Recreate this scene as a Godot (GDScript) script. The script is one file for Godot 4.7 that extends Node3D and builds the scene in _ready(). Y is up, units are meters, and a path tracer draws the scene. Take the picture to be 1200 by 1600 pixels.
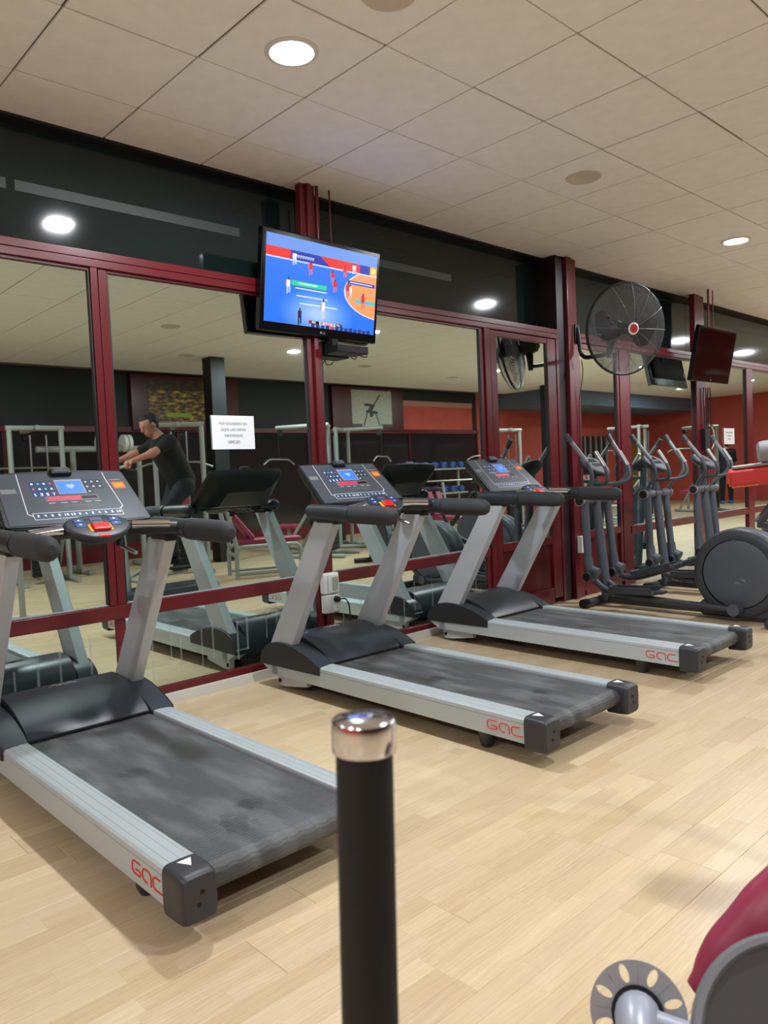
extends Node3D
# A gym at night: treadmills and cross trainers in front of a mirrored partition with dark red frames.

const CEIL := 3.147
const LAMP_POWER := 5.6
const BAND_Z := -0.09   # the dark green band lies deeper than the frames
const FZ := 0.13        # front of the red frames
const MIRROR_Z := 0.11
const EYE := Vector3(-1.2623, 1.2376, 4.1118)

var mats := {}
var taken := {}
var rng := RandomNumberGenerator.new()


func _ready() -> void:
	rng.seed = 4711
	# camera
	var cam := Camera3D.new()
	cam.name = "camera"
	cam.transform = Transform3D(Basis(Vector3(0.729310, -0.044236, 0.682752), Vector3(0.065812, 0.997816, -0.005651), Vector3(-0.681011, 0.049054, 0.730628)).orthonormalized(), EYE)
	var lens := CameraAttributesPhysical.new()
	lens.frustum_focal_length = 17.865
	lens.frustum_focus_distance = 4.5
	lens.exposure_aperture = 6.9
	cam.attributes = lens
	add_child(cam)
	cam.fov = 67.777
	cam.near = 0.05
	cam.far = 80.0
	cam.current = true
	# night outside: a closed room lit by its own lamps
	var world := WorldEnvironment.new()
	world.name = "environment"
	var e := Environment.new()
	e.background_mode = Environment.BG_COLOR
	e.background_color = Color(0.01, 0.012, 0.016)
	e.tonemap_mode = Environment.TONE_MAPPER_LINEAR
	e.tonemap_exposure = 1.0
	e.sdfgi_enabled = true
	e.ssao_enabled = true
	e.ssil_enabled = true
	world.environment = e
	add_child(world)
	make_materials()
	# large structure
	build_floor()
	build_ceiling()
	build_lamps()
	build_front_wall()
	build_far_side()
	# objects
	build_treadmills()
	build_trainers()
	build_televisions()
	build_fan()
	build_wall_bits()
	build_near_things()
	build_far_things()
	build_people()


# ---------------------------------------------------------------- geometry helper
class Geo:
	var v := PackedVector3Array()
	var n := PackedVector3Array()
	var uv := PackedVector2Array()

	func tri(a: Vector3, b: Vector3, c: Vector3, na: Vector3, nb: Vector3, nc: Vector3, ua := Vector2.ZERO, ub := Vector2.ZERO, uc := Vector2.ZERO) -> void:
		var g := (b - a).cross(c - a)
		if g.length_squared() < 1e-16:
			return
		if g.dot(na + nb + nc) > 0.0:
			v.append_array([a, c, b]); n.append_array([na, nc, nb]); uv.append_array([ua, uc, ub])
		else:
			v.append_array([a, b, c]); n.append_array([na, nb, nc]); uv.append_array([ua, ub, uc])

	func quad(a: Vector3, b: Vector3, c: Vector3, d: Vector3, na: Vector3, nb: Vector3, nc: Vector3, nd: Vector3, ua := Vector2(0, 0), ub := Vector2(1, 0), uc := Vector2(1, 1), ud := Vector2(0, 1)) -> void:
		tri(a, b, c, na, nb, nc, ua, ub, uc)
		tri(a, c, d, na, nc, nd, ua, uc, ud)

	func flat(a: Vector3, b: Vector3, c: Vector3, d: Vector3, nn: Vector3, r := Rect2(0, 0, 1, 1)) -> void:
		# a lower left, b lower right, c upper right, d upper left
		quad(a, b, c, d, nn, nn, nn, nn, Vector2(r.position.x, r.end.y), Vector2(r.end.x, r.end.y), Vector2(r.end.x, r.position.y), r.position)

	func box(c: Vector3, s: Vector3, bev := 0.0, xf := Transform3D()) -> void:
		var h := s * 0.5
		bev = minf(bev, minf(h.x, minf(h.y, h.z)) * 0.95)
		var ax := [Vector3.RIGHT, Vector3.UP, Vector3.BACK]
		for i in 3:
			var j := (i + 1) % 3
			var k := (i + 2) % 3
			for sg in [-1.0, 1.0]:
				var nn: Vector3 = xf.basis * (ax[i] * sg)
				nn = nn.normalized()
				var p: Array = []
				for q in [[-1, -1], [1, -1], [1, 1], [-1, 1]]:
					p.append(xf * (c + ax[i] * sg * h[i] + ax[j] * q[0] * (h[j] - bev) + ax[k] * q[1] * (h[k] - bev)))
				quad(p[0], p[1], p[2], p[3], nn, nn, nn, nn, Vector2(0, 0), Vector2(s[j], 0), Vector2(s[j], s[k]), Vector2(0, s[k]))
		if bev > 0.0:
			for i in 3:
				var j := (i + 1) % 3
				var k := (i + 2) % 3
				for sj in [-1.0, 1.0]:
					for sk in [-1.0, 1.0]:
						var nj: Vector3 = (xf.basis * (ax[j] * sj)).normalized()
						var nk: Vector3 = (xf.basis * (ax[k] * sk)).normalized()
						var p: Array = []
						for e in [-1.0, 1.0]:
							p.append(xf * (c + ax[i] * e * (h[i] - bev) + ax[j] * sj * h[j] + ax[k] * sk * (h[k] - bev)))
							p.append(xf * (c + ax[i] * e * (h[i] - bev) + ax[j] * sj * (h[j] - bev) + ax[k] * sk * h[k]))
						quad(p[0], p[1], p[3], p[2], nj, nk, nk, nj)
			for sx in [-1.0, 1.0]:
				for sy in [-1.0, 1.0]:
					for sz in [-1.0, 1.0]:
						var q := Vector3(sx, sy, sz)
						var p: Array = []
						var ns: Array = []
						for i in 3:
							var o := q * (h - Vector3.ONE * bev)
							o[i] = q[i] * h[i]
							p.append(xf * (c + o))
							ns.append((xf.basis * (ax[i] * q[i])).normalized())
						tri(p[0], p[1], p[2], ns[0], ns[1], ns[2])

	func tube(path: Array, r, seg := 12, cap := true) -> void:
		# a swept tube; r is one radius or one for each point
		var m := path.size()
		var rings: Array = []
		var tang: Array = []
		for i in m:
			var t: Vector3 = (path[mini(i + 1, m - 1)] - path[maxi(i - 1, 0)]).normalized()
			tang.append(t)
		var up := Vector3.UP if absf(tang[0].y) < 0.9 else Vector3.RIGHT
		var side: Vector3 = tang[0].cross(up).normalized()
		for i in m:
			side = (side - tang[i] * side.dot(tang[i])).normalized()
			var nrm: Vector3 = side.cross(tang[i]).normalized()
			var rr: float = r[i] if r is Array else r
			var ring: Array = []
			for s in seg + 1:
				var a := TAU * s / seg
				var d: Vector3 = side * cos(a) + nrm * sin(a)
				ring.append([path[i] + d * rr, d])
			rings.append(ring)
		for i in m - 1:
			for s in seg:
				var a: Array = rings[i][s]; var b: Array = rings[i][s + 1]; var c: Array = rings[i + 1][s + 1]; var d: Array = rings[i + 1][s]
				quad(a[0], b[0], c[0], d[0], a[1], b[1], c[1], d[1], Vector2(float(s) / seg, i), Vector2((s + 1.0) / seg, i), Vector2((s + 1.0) / seg, i + 1), Vector2(float(s) / seg, i + 1))
		if cap:
			for e in [0, m - 1]:
				var nn: Vector3 = -tang[0] if e == 0 else tang[e]
				for s in seg:
					tri(path[e], rings[e][s][0], rings[e][s + 1][0], nn, nn, nn)

	func lathe(profile: Array, xf := Transform3D(), seg := 24, crease := 35.0) -> void:
		# profile of Vector2(radius, height) turned around the local y axis
		var m := profile.size()
		var en: Array = []
		for i in m - 1:
			var d: Vector2 = profile[i + 1] - profile[i]
			en.append(Vector2(d.y, -d.x).normalized())
		for i in m - 1:
			var n0: Vector2 = en[i]
			var n1: Vector2 = en[i]
			if i > 0 and rad_to_deg(absf(en[i].angle_to(en[i - 1]))) < crease:
				n0 = (en[i] + en[i - 1]).normalized()
			if i < m - 2 and rad_to_deg(absf(en[i].angle_to(en[i + 1]))) < crease:
				n1 = (en[i] + en[i + 1]).normalized()
			for s in seg:
				var a := TAU * s / seg
				var b := TAU * (s + 1) / seg
				var q := func(p: Vector2, t: float) -> Vector3: return xf * Vector3(p.x * cos(t), p.y, p.x * sin(t))
				var w := func(p: Vector2, t: float) -> Vector3: return (xf.basis * Vector3(p.x * cos(t), p.y, p.x * sin(t))).normalized()
				quad(q.call(profile[i], a), q.call(profile[i], b), q.call(profile[i + 1], b), q.call(profile[i + 1], a), w.call(n0, a), w.call(n0, b), w.call(n1, b), w.call(n1, a))

	func extrude(poly: Array, z0: float, z1: float, xf := Transform3D(), crease := 35.0, bev := 0.0) -> void:
		# polygon of Vector2 in local xy, swept along local z
		var m := poly.size()
		var area := 0.0
		for i in m:
			area += poly[i].cross(poly[(i + 1) % m])
		var p: Array = poly.duplicate()
		if area < 0.0:
			p.reverse()
		var en: Array = []
		for i in m:
			var d: Vector2 = p[(i + 1) % m] - p[i]
			en.append(Vector2(d.y, -d.x).normalized())
		var inner: Array = []
		for i in m:
			var a: Vector2 = en[(i + m - 1) % m]
			var b: Vector2 = en[i]
			var mid := a + b
			var k := bev / maxf(0.35, (1.0 + a.dot(b)))
			inner.append(p[i] - mid * k)
		for i in m:
			var j := (i + 1) % m
			var n0: Vector2 = en[i]
			var n1: Vector2 = en[i]
			if rad_to_deg(absf(en[i].angle_to(en[(i + m - 1) % m]))) < crease:
				n0 = (en[i] + en[(i + m - 1) % m]).normalized()
			if rad_to_deg(absf(en[i].angle_to(en[j]))) < crease:
				n1 = (en[i] + en[j]).normalized()
			var w0: Vector3 = (xf.basis * Vector3(n0.x, n0.y, 0)).normalized()
			var w1: Vector3 = (xf.basis * Vector3(n1.x, n1.y, 0)).normalized()
			var a := Vector3(p[i].x, p[i].y, z0 + bev)
			var b := Vector3(p[j].x, p[j].y, z0 + bev)
			var c := Vector3(p[j].x, p[j].y, z1 - bev)
			var d := Vector3(p[i].x, p[i].y, z1 - bev)
			quad(xf * a, xf * b, xf * c, xf * d, w0, w1, w1, w0, Vector2(float(i) / m, z0), Vector2((i + 1.0) / m, z0), Vector2((i + 1.0) / m, z1), Vector2(float(i) / m, z1))
			if bev > 0.0:
				for e in [0, 1]:
					var zz := z0 if e == 0 else z1
					var ze := z0 + bev if e == 0 else z1 - bev
					var nf: Vector3 = (xf.basis * Vector3(0, 0, -1.0 if e == 0 else 1.0)).normalized()
					quad(xf * Vector3(p[i].x, p[i].y, ze), xf * Vector3(p[j].x, p[j].y, ze), xf * Vector3(inner[j].x, inner[j].y, zz), xf * Vector3(inner[i].x, inner[i].y, zz), w0, w1, nf, nf)
		var flatp := PackedVector2Array()
		for q in (inner if bev > 0.0 else p):
			flatp.append(q)
		var idx := Geometry2D.triangulate_polygon(flatp)
		for e in [0, 1]:
			var zz := z0 if e == 0 else z1
			var nf: Vector3 = (xf.basis * Vector3(0, 0, -1.0 if e == 0 else 1.0)).normalized()
			for t in idx.size() / 3:
				var q0 := flatp[idx[t * 3]]; var q1 := flatp[idx[t * 3 + 1]]; var q2 := flatp[idx[t * 3 + 2]]
				tri(xf * Vector3(q0.x, q0.y, zz), xf * Vector3(q1.x, q1.y, zz), xf * Vector3(q2.x, q2.y, zz), nf, nf, nf, q0, q1, q2)

	func loft(rings: Array, closed := true, caps := true) -> void:
		# rings of the same number of points; smooth normals, outward from each ring's middle
		var m := rings.size()
		var k: int = rings[0].size()
		var mid: Array = []
		for r in rings:
			var c := Vector3.ZERO
			for q in r:
				c += q
			mid.append(c / k)
		var nr: Array = []
		for i in m:
			var row: Array = []
			for j in k:
				var jp := (j + 1) % k if closed else mini(j + 1, k - 1)
				var jm := (j + k - 1) % k if closed else maxi(j - 1, 0)
				var du: Vector3 = rings[i][jp] - rings[i][jm]
				var dv: Vector3 = rings[mini(i + 1, m - 1)][j] - rings[maxi(i - 1, 0)][j]
				var q := du.cross(dv)
				if q.dot(rings[i][j] - mid[i]) < 0.0:
					q = -q
				row.append(q.normalized())
			nr.append(row)
		for i in m - 1:
			for j in (k if closed else k - 1):
				var jp := (j + 1) % k
				quad(rings[i][j], rings[i][jp], rings[i + 1][jp], rings[i + 1][j], nr[i][j], nr[i][jp], nr[i + 1][jp], nr[i + 1][j], Vector2(float(j) / k, float(i) / m), Vector2((j + 1.0) / k, float(i) / m), Vector2((j + 1.0) / k, (i + 1.0) / m), Vector2(float(j) / k, (i + 1.0) / m))
		if caps:
			for e in [0, m - 1]:
				var nn: Vector3 = (mid[e] - mid[1 if e == 0 else m - 2]).normalized()
				for j in (k if closed else k - 1):
					tri(mid[e], rings[e][j], rings[e][(j + 1) % k], nn, nn, nn)

	func mesh() -> ArrayMesh:
		var a := []
		a.resize(Mesh.ARRAY_MAX)
		a[Mesh.ARRAY_VERTEX] = v
		a[Mesh.ARRAY_NORMAL] = n
		a[Mesh.ARRAY_TEX_UV] = uv
		var am := ArrayMesh.new()
		am.add_surface_from_arrays(Mesh.PRIMITIVE_TRIANGLES, a)
		return am


# ---------------------------------------------------------------- nodes
func numbered(called: String) -> String:
	if not taken.has(called):
		taken[called] = 0
		return called
	taken[called] += 1
	return "%s_%03d" % [called, taken[called]]


func put(called: String, geo, mat: Material, parent: Node = self, label := "") -> MeshInstance3D:
	var o := MeshInstance3D.new()
	o.name = numbered(called) if parent == self else called
	o.mesh = geo.mesh() if geo is Geo else geo
	o.material_override = mat
	o.cast_shadow = GeometryInstance3D.SHADOW_CASTING_SETTING_ON
	parent.add_child(o, true)
	if label:
		o.set_meta("label", label)
	return o


func tag(o: Node, label: String, category: String, group := "") -> Node:
	o.set_meta("label", label)
	o.set_meta("category", category)
	if group:
		o.set_meta("group", group)
	return o


func thing(called: String, label: String, category: String, at := Vector3.ZERO, turn := 0.0, group := "") -> Node3D:
	var o := Node3D.new()
	o.name = numbered(called)
	add_child(o)
	o.position = at
	o.rotation.y = turn
	tag(o, label, category, group)
	return o


func copy_of(root: Node3D, label: String, at: Vector3, turn := 0.0) -> Node3D:
	var o: Node3D = root.duplicate()
	o.name = numbered(String(root.name))
	add_child(o)
	o.position = at
	o.rotation.y = turn
	o.set_meta("label", label)
	return o


func structure(called: String) -> Node3D:
	var o := Node3D.new()
	o.name = called
	add_child(o)
	o.set_meta("kind", "structure")
	return o


func bx(c: Vector3, s: Vector3, bev := 0.0, xf := Transform3D()) -> Geo:
	var g := Geo.new()
	g.box(c, s, bev, xf)
	return g


func span(a: Vector3, b: Vector3, bev := 0.0) -> Geo:
	var g := Geo.new()
	g.box((a + b) * 0.5, (b - a).abs(), bev)
	return g


func pipe(path: Array, r, seg := 12) -> Geo:
	var g := Geo.new()
	g.tube(path, r, seg)
	return g


func round_path(pts: Array, r := 0.04, steps := 4) -> Array:
	# a polyline whose corners are rounded
	var out: Array = [pts[0]]
	for i in range(1, pts.size() - 1):
		var p: Vector3 = pts[i]
		var a: Vector3 = pts[i - 1] - p
		var b: Vector3 = pts[i + 1] - p
		var ra := minf(r, a.length() * 0.45)
		var rb := minf(r, b.length() * 0.45)
		var p0 := p + a.normalized() * ra
		var p2 := p + b.normalized() * rb
		for s in steps + 1:
			var t := float(s) / steps
			out.append(p0.lerp(p, t).lerp(p.lerp(p2, t), t))
	out.append(pts[pts.size() - 1])
	return out


func axis(from: Vector3, to: Vector3) -> Transform3D:
	# a frame at "from" whose y axis runs to "to"
	var y := (to - from).normalized()
	var x := y.cross(Vector3.UP if absf(y.y) < 0.9 else Vector3.RIGHT).normalized()
	return Transform3D(Basis(x, y, x.cross(y)), from)


# zy polygons are extruded along x with this frame: local x -> +z, local y -> y, local z -> -x
func zy() -> Transform3D:
	return Transform3D(Basis(Vector3(0, 0, 1), Vector3(0, 1, 0), Vector3(-1, 0, 0)), Vector3.ZERO)


# ---------------------------------------------------------------- materials
func mat(called: String, c: Color, rough := 0.5, metal := 0.0, spec := 0.5) -> StandardMaterial3D:
	var m := StandardMaterial3D.new()
	m.resource_name = called
	m.albedo_color = c
	m.roughness = rough
	m.metallic = metal
	m.metallic_specular = spec
	mats[called] = m
	return m


func glow(called: String, c: Color, power: float) -> StandardMaterial3D:
	var m := mat(called, c, 0.4)
	m.emission_enabled = true
	m.emission = c
	m.emission_energy_multiplier = power
	return m


func noise_tex(freq: float, lo: Color, hi: Color, s := 5, size := 256) -> ImageTexture:
	var f := FastNoiseLite.new()
	f.seed = s
	f.frequency = freq
	f.fractal_octaves = 4
	var im := f.get_seamless_image(size, size)
	im.convert(Image.FORMAT_RGB8)
	for y in size:
		for x in size:
			im.set_pixel(x, y, lo.lerp(hi, im.get_pixel(x, y).r))
	return ImageTexture.create_from_image(im)


func bump_tex(freq: float, strength: float, s := 3, size := 256) -> ImageTexture:
	var f := FastNoiseLite.new()
	f.seed = s
	f.frequency = freq
	var im := f.get_seamless_image(size, size)
	im.convert(Image.FORMAT_RGBA8)
	im.bump_map_to_normal_map(strength)
	return ImageTexture.create_from_image(im)


func grained(m: StandardMaterial3D, lo: Color, hi: Color, scale: float, bump := 0.0, freq := 0.03, s := 5) -> void:
	m.albedo_color = Color.WHITE
	m.albedo_texture = noise_tex(freq, lo, hi, s)
	m.uv1_triplanar = true
	m.uv1_world_triplanar = true
	m.uv1_scale = Vector3.ONE * scale
	if bump > 0.0:
		m.normal_enabled = true
		m.normal_texture = bump_tex(0.12, 3.0, s + 1)
		m.normal_scale = bump


func px(im: Image, x0: float, y0: float, x1: float, y1: float, c: Color) -> void:
	# a rectangle in parts of the picture
	var w := im.get_width()
	var h := im.get_height()
	var r := Rect2i(int(round(x0 * w)), int(round(y0 * h)), maxi(1, int(round((x1 - x0) * w))), maxi(1, int(round((y1 - y0) * h))))
	im.fill_rect(r.intersection(Rect2i(0, 0, w, h)), c)


const FONT := {
	"0": ["111", "101", "101", "101", "111"], "1": ["010", "110", "010", "010", "111"], "2": ["111", "001", "111", "100", "111"],
	"3": ["111", "001", "111", "001", "111"], "4": ["101", "101", "111", "001", "001"], "5": ["111", "100", "111", "001", "111"],
	"6": ["111", "100", "111", "101", "111"], "7": ["111", "001", "010", "010", "010"], "8": ["111", "101", "111", "101", "111"],
	"9": ["111", "101", "111", "001", "111"], "N": ["101", "111", "111", "111", "101"], "O": ["111", "101", "101", "101", "111"],
	"R": ["110", "101", "110", "101", "101"], "F": ["111", "100", "110", "100", "100"], "A": ["010", "101", "111", "101", "101"], ":": ["0", "1", "0", "1", "0"],
}


func pixel_text(im: Image, text: String, x: int, y: int, s: int, c: Color) -> void:
	for ch in text:
		if not FONT.has(ch):
			x += 2 * s
			continue
		var rows: Array = FONT[ch]
		for j in rows.size():
			var row: String = rows[j]
			for i in row.length():
				if row[i] == "1":
					im.fill_rect(Rect2i(x + i * s, y + j * s, s, s), c)
		x += (String(rows[0]).length() + 1) * s


func make_materials() -> void:
	mat("red_frame", Color(0.375, 0.095, 0.12), 0.26, 0.0, 0.5)
	mat("web_shade", Color(0.10, 0.03, 0.038), 0.45)  # near-black red that paints the shade of the column recess
	mat("red_door", Color(0.30, 0.06, 0.075), 0.3)
	mat("mirror", Color(0.84, 0.905, 0.88), 0.012, 1.0)
	mat("dark_glass", Color(0.095, 0.145, 0.145), 0.07, 0.0, 0.5)
	mat("night_glass", Color(0.17, 0.155, 0.155), 0.08)
	mat("strip_grey", Color(0.27, 0.30, 0.295), 0.6)
	mat("kerb_white", Color(0.80, 0.79, 0.77), 0.6)
	mat("back_dark", Color(0.13, 0.15, 0.15), 0.6)
	mat("column_black", Color(0.08, 0.085, 0.09), 0.5)
	mat("soffit", Color(0.38, 0.44, 0.52), 0.7)
	var rw := mat("red_wall", Color(0.62, 0.22, 0.17), 0.7)
	grained(rw, Color(0.72, 0.30, 0.25), Color(0.76, 0.335, 0.275), 0.4)
	mat("pink_band", Color(0.72, 0.52, 0.47), 0.8)
	var tile := mat("tile", Color(0.86, 0.81, 0.75), 0.9, 0.0, 0.2)
	grained(tile, Color(0.935, 0.93, 0.925), Color(0.965, 0.96, 0.955), 1.3, 0.15, 0.02, 11)
	mat("tile_gap", Color(0.42, 0.39, 0.36), 0.9)
	mat("white_trim", Color(0.86, 0.85, 0.83), 0.5)
	mat("speaker_grille", Color(0.80, 0.765, 0.71), 0.7)
	mat("slab", Color(0.30, 0.25, 0.2), 0.9)
	glow("lamp_glow", Color(0.985, 0.99, 1.0), 26.0)
	# treadmill
	var si := mat("silver", Color(0.70, 0.735, 0.75), 0.42, 0.3)
	si.normal_enabled = true
	si.normal_texture = bump_tex(0.3, 1.5, 8)
	si.normal_scale = 0.06
	si.uv1_triplanar = true
	si.uv1_scale = Vector3.ONE * 6.0
	mat("post_silver", Color(0.71, 0.725, 0.745), 0.45, 0.25)
	mat("hood", Color(0.15, 0.18, 0.215), 0.36)
	mat("side_plastic", Color(0.115, 0.12, 0.135), 0.5)
	mat("cap_plastic", Color(0.175, 0.18, 0.20), 0.45)
	mat("foam", Color(0.165, 0.17, 0.185), 0.75)
	mat("arm_plastic", Color(0.145, 0.165, 0.19), 0.42)
	mat("black_plastic", Color(0.045, 0.047, 0.05), 0.45)
	mat("black_rubber", Color(0.03, 0.03, 0.032), 0.7)
	mat("chrome", Color(0.86, 0.86, 0.88), 0.1, 1.0)
	mat("cap_chrome", Color(0.84, 0.845, 0.87), 0.13, 1.0)
	mat("steel", Color(0.70, 0.70, 0.71), 0.3, 1.0)
	mat("brand_red", Color(0.78, 0.17, 0.11), 0.5)
	mat("sticker", Color(0.92, 0.92, 0.93), 0.5)
	mat("stop_red", Color(0.78, 0.09, 0.07), 0.35)
	mat("stop_yellow", Color(0.85, 0.66, 0.06), 0.4)
	mat("key_blue", Color(0.12, 0.28, 0.52), 0.4)
	mat("key_purple", Color(0.30, 0.27, 0.48), 0.4)
	mat("key_green", Color(0.14, 0.42, 0.34), 0.4)
	mat("card_orange", Color(0.90, 0.46, 0.12), 0.5)
	mat("print_grey", Color(0.55, 0.56, 0.58), 0.6)
	glow("lcd_blue", Color(0.16, 0.38, 0.85), 0.9)
	glow("lcd_heart", Color(0.48, 0.55, 0.88), 0.8)
	glow("led_red", Color(0.95, 0.10, 0.25), 0.9)
	mat("led_off", Color(0.14, 0.05, 0.07), 0.3)
	# trainers and machines
	mat("trainer_grey", Color(0.285, 0.31, 0.35), 0.5)
	mat("trainer_dark", Color(0.20, 0.22, 0.25), 0.5)
	mat("trainer_light", Color(0.45, 0.46, 0.48), 0.4)
	mat("hole_black", Color(0.015, 0.015, 0.016), 0.8)
	mat("machine_grey", Color(0.58, 0.59, 0.57), 0.4, 0.1)
	mat("maroon_vinyl", Color(0.58, 0.18, 0.30), 0.42)
	mat("red_vinyl", Color(0.74, 0.20, 0.19), 0.45)
	mat("worn_foam", Color(0.78, 0.52, 0.24), 0.9)
	mat("roller_grey", Color(0.52, 0.52, 0.54), 0.5)
	mat("plate_grey", Color(0.55, 0.555, 0.57), 0.42, 0.1)
	mat("disc_dark", Color(0.22, 0.21, 0.205), 0.6)
	mat("tube_grey", Color(0.60, 0.62, 0.68), 0.35, 0.1)
	mat("white_plastic", Color(0.84, 0.84, 0.82), 0.4)
	mat("clear_window", Color(0.62, 0.63, 0.55), 0.25)
	mat("paper", Color(0.90, 0.915, 0.935), 0.8)
	mat("ink", Color(0.12, 0.12, 0.14), 0.8)
	mat("tv_black", Color(0.016, 0.016, 0.018), 0.16)
	mat("tv_back", Color(0.05, 0.05, 0.055), 0.5)
	mat("tv_off", Color(0.03, 0.012, 0.016), 0.08)
	mat("fan_black", Color(0.05, 0.052, 0.056), 0.4)
	mat("blade_black", Color(0.025, 0.026, 0.03), 0.65, 0.0, 0.25)
	mat("guard_grey", Color(0.42, 0.44, 0.45), 0.35)
	mat("fan_red", Color(0.75, 0.12, 0.10), 0.4)
	mat("skin", Color(0.66, 0.44, 0.36), 0.6)
	mat("black_cloth", Color(0.045, 0.05, 0.055), 0.9)
	mat("hair", Color(0.06, 0.05, 0.045), 0.7)
	mat("dark_cloth", Color(0.10, 0.11, 0.13), 0.9)
	mat("shoe_blue", Color(0.10, 0.40, 0.75), 0.6)
	mat("dumbbell_blue", Color(0.18, 0.30, 0.55), 0.5)
	mat("exit_red", Color(0.8, 0.06, 0.08), 0.5)
	mat("yellow_door", Color(0.62, 0.48, 0.18), 0.6)
	make_belt_material()
	make_floor_material()


func make_belt_material() -> void:
	var f := FastNoiseLite.new()
	f.seed = 21
	f.frequency = 0.012
	f.fractal_octaves = 4
	var fine := FastNoiseLite.new()
	fine.seed = 4
	fine.frequency = 0.35
	var w := 256
	var h := 768
	var im := Image.create(w, h, false, Image.FORMAT_RGB8)
	var nm := Image.create(w, h, false, Image.FORMAT_RGBA8)
	for y in h:
		for x in w:
			var k := f.get_noise_2d(x * 1.4, y * 0.55) * 0.5 + 0.5
			var g := fine.get_noise_2d(x, y) * 0.012
			# grey rubber, scuffed paler where feet land, with a few dark marks
			var worn := clampf((k - 0.38) * 2.2, 0.0, 1.0)
			var c := 0.265 + 0.13 * worn + g
			for mark in [[0.36, 0.865, 0.10, 0.030], [0.55, 0.83, 0.07, 0.018], [0.30, 0.60, 0.10, 0.02]]:
				var dm := Vector2((float(x) / w - mark[0]) / mark[2], (float(y) / h - mark[1]) / mark[3]).length()
				c -= 0.085 * clampf((1.2 - dm) * 3.0 + f.get_noise_2d(x * 5.0, y * 5.0) * 3.0, 0.0, 1.0) * clampf(1.6 - dm, 0.0, 1.0)
			im.set_pixel(x, y, Color(c * 0.97, c, c * 1.015))
			var wv := 0.5 + 0.5 * sin(y * 1.35 + 1.2 * sin(x * 0.22))
			nm.set_pixel(x, y, Color(wv, wv, wv))
	nm.bump_map_to_normal_map(2.0)
	var m := mat("belt", Color.WHITE, 0.55)
	m.albedo_texture = ImageTexture.create_from_image(im)
	m.normal_enabled = true
	m.normal_texture = ImageTexture.create_from_image(nm)
	m.normal_scale = 0.12


const FLOOR_ROWS := 10

func make_floor_material() -> void:
	# print of a three-strip laminate: one board in each row of the picture
	var w := 1024
	var h := 72
	var f := FastNoiseLite.new()
	f.seed = 77
	f.frequency = 0.02
	f.fractal_octaves = 4
	var fig := FastNoiseLite.new()
	fig.seed = 12
	fig.frequency = 0.008
	fig.fractal_octaves = 2
	var im := Image.create(w, h * FLOOR_ROWS, false, Image.FORMAT_RGB8)
	var pale := Color(0.80, 0.72, 0.585)
	var mid := Color(0.725, 0.63, 0.485)
	var pink := Color(0.745, 0.65, 0.545)
	for row in FLOOR_ROWS:
		for strip in 3:
			var x := -rng.randi_range(0, 300)
			while x < w:
				var len := rng.randi_range(240, 460)
				var tone := rng.randf()
				var base := pale.lerp(mid, rng.randf_range(0.0, 0.85)).lerp(pink, rng.randf_range(0.0, 0.5))
				var off := rng.randi_range(0, 9000)
				for yy in range(strip * 24, strip * 24 + 24):
					for xx in range(maxi(0, x), mini(w, x + len)):
						var warp := fig.get_noise_2d(xx * 0.5 + off, yy * 2.0) * 4.0
						var g := f.get_noise_2d(xx * 0.10 + off, (yy * 1.0 + warp) * 13.0) * 0.7 + f.get_noise_2d(xx * 0.5 + off, yy * 40.0 + 300.0) * 0.5
						var k := g * 0.062 * (0.5 + tone * 0.8)
						var c := Color(base.r + k, base.g + k * 1.05, base.b + k * 1.1)
						if xx == x or (yy == strip * 24 and strip > 0):
							c = c.darkened(0.07)
						im.set_pixel(xx, row * h + yy, c)
				x += len
	im.generate_mipmaps()
	var m := mat("laminate", Color.WHITE, 0.36, 0.0, 0.45)
	m.albedo_texture = ImageTexture.create_from_image(im)
	var m2 := mat("laminate_joint", Color(0.42, 0.33, 0.23), 0.8)
	m2.metallic_specular = 0.2


# ---------------------------------------------------------------- the room
const X0 := -6.2
const X1 := 22.2
const Z1 := 8.5

func in_view(p: Vector3) -> bool:
	var b := Basis(Vector3(0.729310, -0.044236, 0.682752), Vector3(0.065812, 0.997816, -0.005651), Vector3(-0.681011, 0.049054, 0.730628))
	var d := (p - EYE) * b
	return d.z < -0.1 and absf(d.x / d.z) < 0.62 and absf(d.y / d.z) < 0.8


func build_floor() -> void:
	var fl := structure("floor")
	put("subfloor", span(Vector3(X0, -0.15, -0.25), Vector3(X1, -0.0035, Z1)), mats.laminate_joint, fl)
	var wide := 0.195
	var long := 1.2
	var gap := 0.0007
	var kinds: Array = []
	for r in FLOOR_ROWS:
		var g := Geo.new()
		board(g, Vector3.ZERO, long - 2.0 * gap, wide - 2.0 * gap, r)
		kinds.append(g.mesh())
	var spots: Array = []
	var rest := Geo.new()
	var z := 0.02
	while z < Z1:
		var x := X0 - rng.randf_range(0.0, long)
		while x < X1:
			var c := Vector3(x + long * 0.5, 0.0, z + wide * 0.5)
			var seen := in_view(c) or in_view(c + Vector3(0.5, 0, 0)) or in_view(c - Vector3(0.5, 0, 0))
			spots.append([c.distance_to(EYE) + (0.0 if seen else 30.0), c, rng.randi_range(0, FLOOR_ROWS - 1), rng.randf() < 0.5])
			x += long
		z += wide
	spots.sort_custom(func(a, b): return a[0] < b[0])
	for i in spots.size():
		var s: Array = spots[i]
		if i < 295:
			var o := put("plank", kinds[s[2]], mats.laminate, fl)
			o.position = s[1]
			if s[3]:
				o.rotation.y = PI
		else:
			board(rest, s[1], long - 2.0 * gap, wide - 2.0 * gap, s[2])
	put("far_planks", rest, mats.laminate, fl).set_meta("kind", "stuff")


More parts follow.
